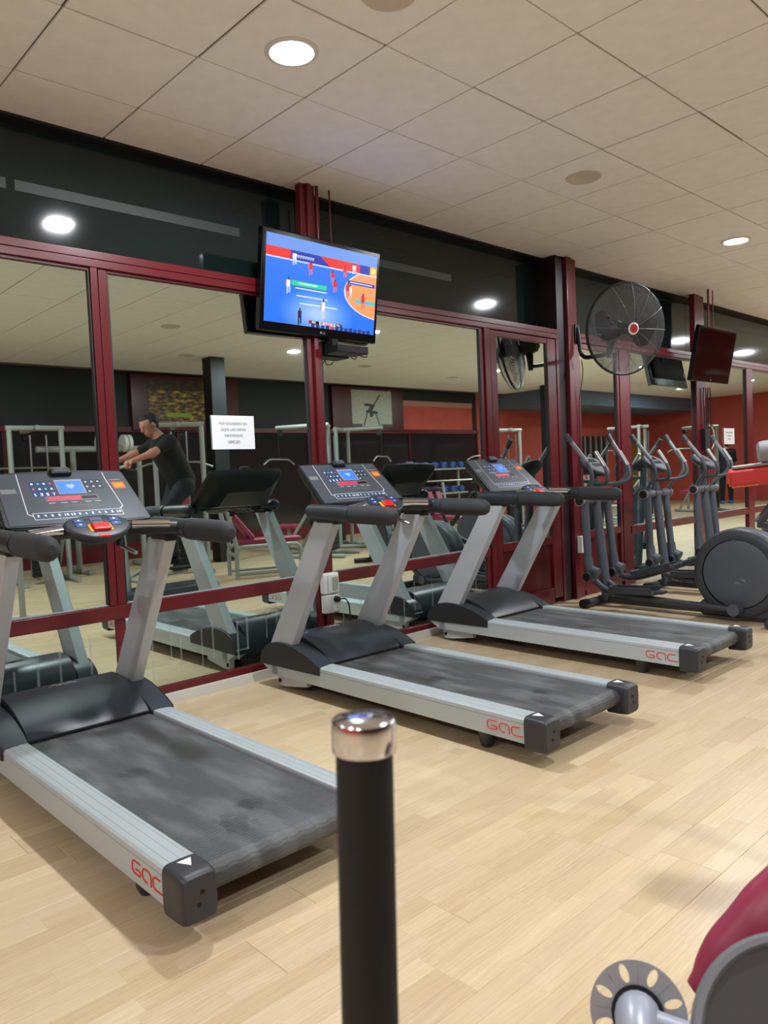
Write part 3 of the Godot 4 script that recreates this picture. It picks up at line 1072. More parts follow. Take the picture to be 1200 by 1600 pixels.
	for k in [[-0.035, -0.012], [0.0, 0.0], [0.035, -0.012]]:
		em.tube(round_path([Vector3(k[0] - 0.03, 0.3195 + k[1] * 0.05, 0.475), Vector3(k[0], 0.3225 + k[1] * 0.05, 0.455), Vector3(k[0] + 0.03, 0.3195 + k[1] * 0.05, 0.475)], 0.01, 3), 0.0035, 6)
	put("emblem", em, mats.steel, ho)
	put("hood_lip", span(Vector3(-0.268, 0.186, 0.79), Vector3(0.268, 0.198, 0.803), 0.003), mats.hole_black, ho)
	# console
	var xf := Transform3D(Basis(Vector3.RIGHT, Vector3(0, 0.675, -0.737), Vector3(0, 0.737, 0.675)), Vector3(0, 1.199, 0.722))
	var con := Geo.new()
	var sect := func(z: float, kx: float, ky: float, rise: float) -> Array:
		var out: Array = []
		var outline := [Vector2(-0.302, -0.165), Vector2(0.0, -0.172), Vector2(0.302, -0.165), Vector2(0.312, -0.155), Vector2(0.290, 0.155), Vector2(0.280, 0.166), Vector2(0.15, 0.176), Vector2(0.0, 0.180), Vector2(-0.15, 0.176), Vector2(-0.280, 0.166), Vector2(-0.290, 0.155), Vector2(-0.312, -0.155)]
		for q in outline:
			out.append(xf * Vector3(q.x * kx, q.y * ky + rise, z))
		return out
	con.loft([sect.call(0.0, 0.995, 0.995, 0.0), sect.call(-0.006, 1.0, 1.0, 0.0), sect.call(-0.03, 0.99, 0.98, 0.0), sect.call(-0.06, 0.9, 0.86, 0.0), sect.call(-0.09, 0.72, 0.62, -0.01), sect.call(-0.10, 0.5, 0.4, -0.02)])
	var cs := put("console", con, mats.black_plastic, t)
	var pf := Geo.new()
	pf.flat(xf * Vector3(-0.294, -0.158, 0.0022), xf * Vector3(0.294, -0.158, 0.0022), xf * Vector3(0.279, 0.160, 0.0022), xf * Vector3(-0.279, 0.160, 0.0022), xf.basis.z)
	pf.flat(xf * Vector3(-0.294, -0.158, 0.0002), xf * Vector3(0.294, -0.158, 0.0002), xf * Vector3(0.279, 0.160, 0.0002), xf * Vector3(-0.279, 0.160, 0.0002), -xf.basis.z)
	put("panel_face", pf, print_mat, cs, "dark membrane panel with blue keys and white lines")
	put("lcd_screen", bx(Vector3(0.018, 0.063, 0.0035), Vector3(0.108, 0.078, 0.004), 0.001, xf), mats.lcd_blue, cs, "lit blue display")
	put("lcd_surround", bx(Vector3(0.018, 0.066, 0.0025), Vector3(0.122, 0.096, 0.003), 0.001, xf), mats.print_grey, cs)
	var heart := Geo.new()
	var hs: Array = []
	for i in 20:
		var a := TAU * i / 20.0
		hs.append(Vector2(0.0012 * 16.0 * pow(sin(a), 3.0), 0.0012 * (13.0 * cos(a) - 5.0 * cos(2.0 * a) - 2.0 * cos(3.0 * a) - cos(4.0 * a))))
	heart.extrude(hs, 0.0, 0.001, xf * Transform3D(Basis(), Vector3(0.018, 0.066, 0.0052)))
	put("heart_symbol", heart, mats.lcd_heart, cs)
	put("readout_frame", bx(Vector3(0.005, -0.008, 0.0025), Vector3(0.228, 0.030, 0.003), 0.001, xf), mats.print_grey, cs)
	put("readout_window", bx(Vector3(0.005, -0.008, 0.0032), Vector3(0.222, 0.024, 0.003), 0.001, xf), mats.led_off, cs)
	put("led_readout", bx(Vector3(-0.030, -0.008, 0.0042), Vector3(0.146, 0.018, 0.002), 0.0005, xf), mats.led_red, cs, "lit red read-out")
	# air nozzle at the top edge
	put("air_nozzle", bx(Vector3(0.0, 0.155, 0.012), Vector3(0.095, 0.040, 0.03), 0.008, xf), mats.black_plastic, cs)
	for i in 4:
		put("nozzle_slat", bx(Vector3(0.0, 0.168 - i * 0.008, 0.0285), Vector3(0.065, 0.0022, 0.003), 0.0006, xf), mats.print_grey, cs)
	# handlebar with the control pod
	var hb := Geo.new()
	hb.loft(bar_rings())
	var hn := put("handlebar", hb, mats.black_plastic, t)
	for s in [-1.0, 1.0]:
		put("pulse_sensor", pipe([Vector3(0.155 * s - 0.005 * s, 1.0715, 0.988), Vector3(0.30 * s - 0.005 * s, 1.064, 1.047)], 0.0205, 14), mats.chrome, hn, "polished metal pulse sensor")
		put("collar", pipe([Vector3(0.352 * s, 1.040, 1.112), Vector3(0.352 * s, 1.040, 1.136)], 0.0465, 16), mats.arm_plastic, hn)
	var slope := Transform3D(Basis(Vector3.RIGHT, 0.60), Vector3(0, 1.068, 1.0))
	var pod := Geo.new()
	var pd := func(y: float, k: float) -> Array:
		var out: Array = []
		for i in 32:
			var a := TAU * i / 32.0
			var ex := signf(cos(a)) * pow(absf(cos(a)), 0.75) * 0.142
			var ez := signf(sin(a)) * pow(absf(sin(a)), 0.8) * 0.078
			ex *= 1.0 - 0.30 * clampf(ez / 0.078, 0.0, 1.0)
			out.append(slope * Vector3(ex * k, y, ez * k))
		return out
	pod.loft([pd.call(-0.045, 0.45), pd.call(-0.034, 0.80), pd.call(-0.012, 0.97), pd.call(0.0, 1.0), pd.call(0.010, 0.97), pd.call(0.016, 0.90), pd.call(0.0175, 0.5)])
	var po := put("control_pod", pod, mats.arm_plastic, t)
	for s in [-1.0, 1.0]:
		for k in [-0.036, -0.006]:
			var ko := put("key", bx(Vector3(0.074 * s, 0.0175, k), Vector3(0.044, 0.006, 0.025), 0.003, slope), mats.key_blue, po)
			var sym := Geo.new()
			if s < 0:
				var d := -1.0 if k < -0.02 else 1.0
				sym.extrude([Vector2(-0.007, -0.004 * d), Vector2(0.007, -0.004 * d), Vector2(0.0, 0.005 * d)], 0.0, 0.0008, slope * Transform3D(Basis(Vector3.RIGHT, -PI / 2), Vector3(0.074 * s, 0.0206, k)) * Transform3D(Basis(Vector3(0, 0, 1), PI), Vector3.ZERO))
			else:
				sym.box(Vector3(0.074, 0.0210, k), Vector3(0.013, 0.0008, 0.003), 0.0, slope)
				if k < -0.02:
					sym.box(Vector3(0.074, 0.0210, k), Vector3(0.003, 0.0008, 0.012), 0.0, slope)
			put("key_symbol", sym, mats.sticker, po)
			ko.set_meta("label", "blue key with a white symbol")
	put("key", bx(Vector3(0.0, 0.0175, -0.044), Vector3(0.052, 0.005, 0.022), 0.002, slope), mats.key_purple, po)
	put("key", bx(Vector3(0.0, 0.0175, -0.020), Vector3(0.046, 0.005, 0.014), 0.002, slope), mats.key_green, po)
	put("stop_surround", bx(Vector3(0.0, 0.016, 0.018), Vector3(0.100, 0.012, 0.050), 0.005, slope), mats.stop_yellow, po)
	put("stop_button", bx(Vector3(0.0, 0.022, 0.019), Vector3(0.080, 0.022, 0.050), 0.009, slope), mats.stop_red, po, "red emergency stop button")
	put("stop_key", bx(Vector3(0.0, 0.010, 0.066), Vector3(0.058, 0.018, 0.018), 0.006, slope), mats.stop_red, po)
	# lock pin under the bar
	put("lock_knob", pipe([Vector3(0.10, 1.02, 0.97), Vector3(0.10, 0.985, 0.975)], 0.02, 12), mats.black_plastic, t)
	put("lock_pin", pipe([Vector3(0.10, 0.985, 0.985), Vector3(0.13, 0.955, 1.06)], 0.009, 10), mats.steel, t)
	copy_of(t, "grey treadmill standing between the two others, facing the mirrors", Vector3(1.6435, 0, 0))
	copy_of(t, "grey treadmill farthest from the camera, next to the cross trainers", Vector3(3.175, 0, -0.07))


func bar_rings() -> Array:
	# the flattened bar that joins both arms, bent towards the runner at its ends
	var path := [[-0.345, 1.047, 1.045], [-0.30, 1.05, 1.03], [-0.22, 1.053, 1.00], [-0.13, 1.062, 0.955], [0.0, 1.066, 0.925], [0.13, 1.062, 0.955], [0.22, 1.053, 1.00], [0.30, 1.05, 1.03], [0.345, 1.047, 1.045]]
	var rings: Array = []
	for i in path.size():
		var p := Vector3(path[i][0], path[i][1], path[i][2])
		var a: Array = path[maxi(i - 1, 0)]
		var b: Array = path[mini(i + 1, path.size() - 1)]
		var t := Vector3(b[0] - a[0], 0, b[2] - a[2]).normalized()
		var side := Vector3(-t.z, 0, t.x)
		var ring: Array = []
		for s in 14:
			var an := TAU * s / 14.0
			ring.append(p + side * cos(an) * 0.033 + Vector3.UP * sin(an) * 0.031)
		rings.append(ring)
	return rings


# ---------------------------------------------------------------- cross trainers
func build_trainers() -> void:
	var g_: Material = mats.trainer_grey
	var dk: Material = mats.trainer_dark
	var t := thing("cross_trainer", "charcoal cross trainer in front, its big round flywheel cover in full view", "cross trainer", Vector3(4.7, 0, 0), 0.0, "three charcoal cross trainers in a row")
	# base
	var fs := put("front_stabiliser", pipe([Vector3(-0.21, 0.04, 0.47), Vector3(0.21, 0.04, 0.47)], 0.036, 16), dk, t)
	for s in [-1.0, 1.0]:
		put("end_plug", pipe([Vector3(0.205 * s, 0.041, 0.47), Vector3(0.262 * s, 0.041, 0.47)], 0.041, 16), mats.black_plastic, fs)
	put("base_beam", span(Vector3(-0.035, 0.03, 0.47), Vector3(0.035, 0.085, 1.95), 0.008), dk, t)
	put("rear_stabiliser", pipe([Vector3(-0.26, 0.035, 2.0), Vector3(0.26, 0.035, 2.0)], 0.034, 16), dk, t)
	# mast
	put("mast", pipe([Vector3(0, 0.05, 0.55), Vector3(0, 0.94, 0.465), Vector3(0, 1.18, 0.445)], [0.044, 0.038, 0.034], 16), g_, t)
	put("brace", pipe([Vector3(0, 0.22, 0.545), Vector3(0, 0.06, 0.80)], 0.028, 12), dk, t)
	# pivot tube
	var pv := put("pivot_tube", pipe([Vector3(-0.245, 0.935, 0.464), Vector3(0.245, 0.935, 0.464)], 0.043, 18), g_, t)
	for s in [-1.0, 1.0]:
		put("tube_rim", pipe([Vector3(0.235 * s, 0.935, 0.464), Vector3(0.262 * s, 0.935, 0.464)], 0.047, 18), mats.trainer_light, pv)
		put("tube_end", pipe([Vector3(0.258 * s, 0.935, 0.464), Vector3(0.2635 * s, 0.935, 0.464)], 0.038, 18), mats.hole_black, pv)
		put("tube_ring", pipe([Vector3(0.06 * s, 0.935, 0.464), Vector3(0.075 * s, 0.935, 0.464)], 0.0465, 18), dk, pv)
	for s in [-1.0, 1.0]:
		var low: bool = s < 0
		# swing arm and its joint
		var jx: float = 0.182 * s
		var jz := 0.50 if low else 0.53
		put("swing_arm", pipe([Vector3(0.185 * s, 0.95, 0.464), Vector3(jx, 0.40, jz - 0.015)], [0.036, 0.032], 14), g_, t)
		var jt := put("arm_joint", pipe([Vector3(jx, 0.44, jz - 0.018), Vector3(jx, 0.36, jz - 0.012), Vector3(jx, 0.30, jz), Vector3(jx, 0.235, jz + 0.01)], [0.040, 0.044, 0.052, 0.050], 16), g_, t)
		put("joint_bush", pipe([Vector3(jx - 0.062, 0.275, jz + 0.0), Vector3(jx + 0.062, 0.275, jz + 0.0)], 0.042, 16), g_, jt)
		for e in [-1.0, 1.0]:
			put("bush_hole", pipe([Vector3(jx + 0.060 * e, 0.275, jz), Vector3(jx + 0.0645 * e, 0.275, jz)], 0.033, 16), mats.hole_black, jt)
		put("joint_hood", pipe([Vector3(jx, 0.33, jz + 0.02), Vector3(jx, 0.305, jz + 0.075)], [0.04, 0.047], 14), g_, jt)
		# pedal link to the crank
		var cy := 0.105 if low else 0.60
		var cz := 1.73
		var link := round_path([Vector3(jx, 0.26, jz + 0.02), Vector3(jx, 0.15 if low else 0.22, jz + 0.16), Vector3(jx, 0.13 if low else 0.30, 0.95), Vector3(jx, cy, cz)], 0.12, 5)
		put("pedal_link", pipe(link, 0.026, 12), dk, t)
		put("crank_joint", pipe([Vector3(0.13 * s, cy, cz), Vector3(0.225 * s, cy, cz)], 0.044, 16), g_, t)
		# foot plate: a tray with raised edges
		var tilt := 0.04 if low else 0.28
		var pxf := Transform3D(Basis(Vector3.RIGHT, -tilt), Vector3(jx, 0.17 if low else 0.30, 0.92))
		var ped := put("pedal", bx(Vector3(0, 0, 0), Vector3(0.155, 0.022, 0.40), 0.008, pxf), dk, t)
		for e in [-1.0, 1.0]:
			put("pedal_edge", bx(Vector3(0.076 * e, 0.022, -0.01), Vector3(0.014, 0.055, 0.38), 0.006, pxf), dk, ped)
		put("pedal_toe", bx(Vector3(0, 0.030, -0.195), Vector3(0.15, 0.06, 0.016), 0.006, pxf), dk, ped)
		put("pedal_heel", bx(Vector3(0, 0.01, 0.22), Vector3(0.10, 0.026, 0.08), 0.008, pxf), dk, ped)
		# moving handle: up, out, and back towards the mirror
		var hp := round_path([Vector3(0.205 * s, 0.95, 0.464), Vector3(0.225 * s, 1.04, 0.52), Vector3(0.275 * s, 1.12, 0.615), Vector3(0.30 * s, 1.235, 0.60), Vector3(0.338 * s, 1.49, 0.415)], 0.07, 5)
		var mh := put("moving_handle", pipe(hp, 0.0165, 12), g_, t)
		put("handle_grip", pipe([Vector3(0.305 * s, 1.268, 0.577), Vector3(0.338 * s, 1.492, 0.413)], 0.0195, 12), mats.trainer_light, mh)
		put("grip_cap", pipe([Vector3(0.330 * s, 1.435, 0.452), Vector3(0.3405 * s, 1.505, 0.404)], [0.021, 0.026], 12), dk, mh)
		# fixed handle: a loop in front of the console
		var fx := round_path([Vector3(0.02 * s, 1.07, 0.47), Vector3(0.115 * s, 1.07, 0.62), Vector3(0.175 * s, 1.10, 0.70), Vector3(0.19 * s, 1.20, 0.69), Vector3(0.195 * s, 1.345, 0.60)], 0.05, 5)
		var fh := put("fixed_handle", pipe(fx, 0.0155, 12), g_, t)
		put("pulse_grip", pipe([Vector3(0.1905 * s, 1.225, 0.676), Vector3(0.195 * s, 1.350, 0.597)], 0.0185, 12), mats.steel, fh)
	# console: a tilted oval with a paler face
	var cf := Transform3D(Basis(Vector3.RIGHT, 0.62), Vector3(0, 1.235, 0.455))
	var con := Geo.new()
	var oval := func(y: float, k: float) -> Array:
		var out: Array = []
		for i in 28:
			var a := TAU * i / 28.0
			out.append(cf * Vector3(cos(a) * 0.165 * k, y, sin(a) * 0.135 * k * (1.0 + 0.12 * sin(a))))
		return out
	con.loft([oval.call(-0.055, 0.35), oval.call(-0.045, 0.7), oval.call(-0.015, 0.95), oval.call(0.004, 1.0), oval.call(0.016, 0.97), oval.call(0.020, 0.9)])
	var co := put("console", con, dk, t)
	var face := Geo.new()
	face.loft([oval.call(0.019, 0.88), oval.call(0.023, 0.86)])
	put("console_face", face, mats.trainer_light, co)
	put("console_screen", bx(Vector3(0, 0.024, -0.045), Vector3(0.12, 0.004, 0.05), 0.0015, cf), mats.hole_black, co)
	for e in [-1.0, 1.0]:
		put("console_key", bx(Vector3(0.035 * e, 0.024, 0.025), Vector3(0.055, 0.004, 0.045), 0.0015, cf), mats.black_plastic, co)
	# flywheel housing
	var wf := Transform3D(Basis(Vector3(0, 1, 0), Vector3(1, 0, 0), Vector3(0, 0, -1)), Vector3(0, 0.365, 1.72))
	var wheel := Geo.new()
	wheel.lathe([Vector2(0.262, -0.118), Vector2(0.268, -0.112), Vector2(0.30, -0.115), Vector2(0.325, -0.105), Vector2(0.342, -0.085), Vector2(0.348, -0.05), Vector2(0.338, -0.02), Vector2(0.338, 0.02), Vector2(0.348, 0.05), Vector2(0.342, 0.085), Vector2(0.325, 0.105), Vector2(0.30, 0.115), Vector2(0.268, 0.112), Vector2(0.262, 0.118)], wf, 56, 50.0)
	var wo := put("flywheel_housing", wheel, dk, t)
	for s in [-1.0, 1.0]:
		var fc := Geo.new()
		fc.lathe([Vector2(0.0, 0.126 * s), Vector2(0.15, 0.124 * s), Vector2(0.245, 0.118 * s), Vector2(0.2575, 0.112 * s), Vector2(0.2575, 0.09 * s)], wf, 48, 50.0)
		var fo := put("cover_disc", fc, g_, wo)
		var em := Geo.new()
		em.extrude([Vector2(0.03, 0.0), Vector2(0.075, -0.028), Vector2(0.062, 0.004)], -0.1285, -0.120, zy() * Transform3D(Basis(), Vector3(1.72, 0.33, 0)) if s > 0 else Transform3D(Basis(Vector3(0, 0, 1), Vector3(0, 1, 0), Vector3(-1, 0, 0)), Vector3(0, 0.33, 1.72)) * Transform3D(Basis(), Vector3(0, 0, 0.249)))
		em.extrude([Vector2(0.0, -0.062), Vector2(0.06, -0.066), Vector2(0.02, -0.048)], 0.120, 0.1275, zy() * Transform3D(Basis(), Vector3(1.70, 0.36, 0)))
		put("emblem", em, mats.trainer_light, fo)
	put("housing_foot", span(Vector3(-0.09, 0.02, 1.40), Vector3(0.09, 0.14, 2.02), 0.03), dk, t)
	copy_of(t, "charcoal cross trainer standing second in the row", Vector3(5.8, 0, 0))
	copy_of(t, "charcoal cross trainer deepest in the row, beneath the dark television", Vector3(6.86, 0, 0))


# ---------------------------------------------------------------- televisions
func make_match_picture() -> StandardMaterial3D:
	var w := 640
	var h := 360
	var im := Image.create(w, h, false, Image.FORMAT_RGB8)
	for y in h:
		for x in w:
			var u := (x + 0.5) / w
			var v := (y + 0.5) / h
			var c := Color(0.17, 0.45, 0.92)
			if v < 0.145:
				c = Color(0.42, 0.58, 0.88)
			elif v < 0.25:
				c = Color(0.12, 0.20, 0.66)
				if u < 0.20 or (u > 0.455 + (v - 0.145) * 0.9 and u < 0.83):
					c = Color(0.90, 0.17, 0.15)
				elif u > 0.93:
					c = Color(0.95, 0.66, 0.15)
			elif v < 0.268:
				c = Color(0.75, 0.84, 0.97)
			else:
				var d := Vector2((u - 1.06) / 0.36, (v - 0.50) / 0.30).length()
				if d < 1.0:
					c = Color(0.98, 0.60, 0.38)
				elif d < 1.035:
					c = Color(0.80, 0.88, 0.98)
				else:
					# whitish-blue glow painted over the lower middle of the court
					var k := clampf(1.15 - Vector2((u - 0.45) / 0.30, (v - 0.84) / 0.26).length(), 0.0, 1.0)
					c = c.lerp(Color(0.72, 0.82, 0.98), k * 0.85)
			im.set_pixel(x, y, c)
	px(im, 0.72, 0.36, 0.985, 0.405, Color(0.16, 0.22, 0.70))
	px(im, 0.74, 0.375, 0.96, 0.388, Color(0.80, 0.85, 0.96))
	px(im, 0.80, 0.585, 1.0, 0.625, Color(0.25, 0.75, 0.85))
	px(im, 0.215, 0.485, 0.525, 0.54, Color(0.20, 0.80, 0.55))
	px(im, 0.28, 0.50, 0.44, 0.52, Color(0.75, 0.95, 0.85))
	for l in [[0.25, 0.565, 0.53], [0.26, 0.650, 0.54], [0.29, 0.735, 0.63]]:
		px(im, l[0], l[1], l[2], l[1] + 0.012, Color(0.93, 0.97, 0.88))
	for k in 22:
		px(im, 0.25 + k * 0.007, 0.185, 0.254 + k * 0.007, 0.205 + 0.01 * (k % 3), Color(0.80, 0.82, 0.95))
	px(im, 0.945, 0.165, 0.985, 0.23, Color(0.98, 0.85, 0.55))
	var player := func(u: float, v: float, hh: float, shirt: Color, legs: Color) -> void:
		px(im, u - 0.007, v - hh * 0.52, u + 0.007, v - hh * 0.36, Color(0.35, 0.22, 0.18))
		px(im, u - 0.016, v - hh * 0.36, u + 0.016, v + hh * 0.05, shirt)
		px(im, u - 0.024, v - hh * 0.30, u - 0.014, v + hh * 0.0, Color(0.72, 0.52, 0.45))
		px(im, u - 0.014, v + hh * 0.05, u - 0.003, v + hh * 0.48, legs)
		px(im, u + 0.004, v + hh * 0.05, u + 0.017, v + hh * 0.40, legs)
	var white := Color(0.93, 0.93, 0.97)
	var redc := Color(0.88, 0.12, 0.20)
	for p in [[0.235, 0.235, 0.16, 0], [0.19, 0.56, 0.19, 0], [0.50, 0.78, 0.26, 0], [0.775, 0.215, 0.13, 0], [0.745, 0.50, 0.17, 0], [0.375, 0.315, 0.17, 1], [0.575, 0.36, 0.14, 1], [0.60, 0.47, 0.16, 1], [0.69, 0.27, 0.15, 1], [0.722, 0.49, 0.20, 1], [0.875, 0.60, 0.21, 1], [0.295, 0.90, 0.20, 2]]:
		player.call(p[0], p[1], p[2], [white, redc, Color(0.13, 0.16, 0.38)][p[3]], [Color(0.80, 0.80, 0.88), Color(0.85, 0.45, 0.45), Color(0.10, 0.12, 0.28)][p[3]])
	for k in 13:
		px(im, 0.40 + k * 0.044, 0.955 + 0.008 * (k % 2), 0.432 + k * 0.044, 1.0, Color(0.16, 0.22, 0.50) if k != 4 else Color(0.85, 0.2, 0.25))
	# score line
	px(im, 0.375, 0.925, 0.405, 0.965, Color(0.8, 0.1, 0.12))
	px(im, 0.395, 0.925, 0.47, 0.965, Color(0.07, 0.07, 0.10))
	px(im, 0.47, 0.925, 0.52, 0.965, Color(0.85, 0.86, 0.9))
	px(im, 0.52, 0.925, 0.58, 0.965, Color(0.82, 0.10, 0.14))
	px(im, 0.58, 0.925, 0.62, 0.965, Color(0.85, 0.86, 0.9))
	px(im, 0.62, 0.925, 0.68, 0.965, Color(0.07, 0.07, 0.10))
	pixel_text(im, "NOR", int(0.405 * w), int(0.93 * h), 2, Color.WHITE)
	pixel_text(im, "18", int(0.48 * w), int(0.93 * h), 2, Color(0.1, 0.1, 0.15))
	pixel_text(im, "20:21", int(0.525 * w), int(0.93 * h), 2, Color.WHITE)
	pixel_text(im, "15", int(0.588 * w), int(0.93 * h), 2, Color(0.1, 0.1, 0.15))
	pixel_text(im, "FRA", int(0.63 * w), int(0.93 * h), 2, Color.WHITE)
	var tex := ImageTexture.create_from_image(im)
	var m := mat("match_picture", Color(0.02, 0.02, 0.02), 0.25)
	m.emission_enabled = true
	m.emission = Color.BLACK
	m.emission_texture = tex
	m.emission_operator = BaseMaterial3D.EMISSION_OP_ADD
	m.emission_energy_multiplier = 1.2
	return m


func text_mesh(words: String, size: float, font_size := 64) -> TextMesh:
	var f := SystemFont.new()
	f.font_names = PackedStringArray(["Droid Sans"])
	var tm := TextMesh.new()
	tm.text = words
	tm.font = f
	tm.font_size = font_size
	tm.pixel_size = size / font_size
	tm.depth = 0.0006
	tm.horizontal_alignment = HORIZONTAL_ALIGNMENT_CENTER
	return tm


func build_televisions() -> void:
	var lit := make_match_picture()
	var n := 0
	for s in [[Vector3(1.913, 2.467, 0.232), 0.029, 0.143, 0.93, 0.523], [Vector3(7.30, 2.405, 0.43), -0.016, 0.199, 0.86, 0.505]]:
		var label := "wall-hung flat television showing a handball match" if n == 0 else "switched-off dark television hanging past the wall fan"
		var t := thing("television", label, "television", s[0], s[1], "two hanging televisions")
		var xf := Transform3D(Basis(Vector3.RIGHT, s[2]), Vector3.ZERO)
		var w: float = s[3]
		var h: float = s[4]
		var below := 0.028
		var body := Geo.new()
		body.box(Vector3(0, -below * 0.5, -0.028), Vector3(w + 0.06, h + 0.06 + below, 0.05), 0.008, xf)
		var bo := put("bezel", body, mats.tv_black, t)
		var back := Geo.new()
		back.box(Vector3(0, -0.02, -0.06), Vector3(w * 0.82, h * 0.8, 0.04), 0.012, xf)
		put("rear_housing", back, mats.tv_back, t)
		var sc := Geo.new()
		sc.flat(xf * Vector3(-w / 2, -h / 2, -0.0015), xf * Vector3(w / 2, -h / 2, -0.0015), xf * Vector3(w / 2, h / 2, -0.0015), xf * Vector3(-w / 2, h / 2, -0.0015), xf.basis.z)
		sc.box(Vector3(0, 0, -0.005), Vector3(w, h, 0.006), 0.0, xf)
		put("screen", sc, lit if n == 0 else mats.tv_off, t, "lit handball picture" if n == 0 else "dark screen")
		if n == 0:
			var lg := put("maker_lettering", text_mesh("LG", 0.022), mats.print_grey, bo)
			lg.transform = xf * Transform3D(Basis(), Vector3(0.018, -h / 2 - 0.03, -0.002))
			put("maker_emblem", bx(Vector3(-0.008, -h / 2 - 0.03, -0.0025), Vector3(0.014, 0.014, 0.003), 0.005, xf), mats.print_grey, bo)
		else:
			put("maker_emblem", bx(Vector3(0.0, -h / 2 - 0.03, -0.0025), Vector3(0.02, 0.008, 0.003), 0.002, xf), mats.print_grey, bo)
		if n == 0:
			var l := AreaLight3D.new()
			l.name = "screen_light"
			l.area_size = Vector2(w, h)
			l.light_energy = 0.12
			l.light_color = Color(0.45, 0.62, 1.0)
			l.shadow_enabled = true
			l.transform = xf * Transform3D(Basis(), Vector3(0, 0, 0.01))
			l.rotate_object_local(Vector3.UP, PI)
			t.add_child(l)
		# hanger: two rods to the ceiling and a plate at the back
		var up: float = CEIL - s[0].y - 0.004
		for r in [-0.01, 0.10]:
			put("hanger_rod", pipe([Vector3(r + 0.06, 0.02, -0.09), Vector3(r + 0.06, up, -0.09)], 0.012 if r < 0 else 0.006, 10), mats.red_frame, t)
		put("hanger_plate", bx(Vector3(0.0, 0.02, -0.083), Vector3(0.34, 0.22, 0.012), 0.003), mats.tv_back, t)
		n += 1
	# set-top box under the first television
	var b := thing("set_top_box", "small black receiver box fixed under the lit television", "receiver", Vector3(2.07, 2.075, 0.21))
	put("case", bx(Vector3(0.03, 0.0, 0.0), Vector3(0.27, 0.05, 0.14), 0.006), mats.tv_back, b)
	put("bracket", span(Vector3(-0.09, 0.02, -0.09), Vector3(-0.04, 0.07, 0.0), 0.002), mats.tv_back, b)
	put("cable", pipe(round_path([Vector3(-0.03, -0.02, 0.07), Vector3(-0.02, -0.06, 0.09), Vector3(0.03, -0.075, 0.09), Vector3(0.06, -0.02, 0.07)], 0.04, 5), 0.0035, 8), mats.black_rubber, b)
	put("cable", pipe(round_path([Vector3(0.06, -0.02, 0.07), Vector3(0.08, -0.05, 0.09), Vector3(0.13, -0.05, 0.09), Vector3(0.14, -0.02, 0.07)], 0.03, 5), 0.0035, 8), mats.black_rubber, b)


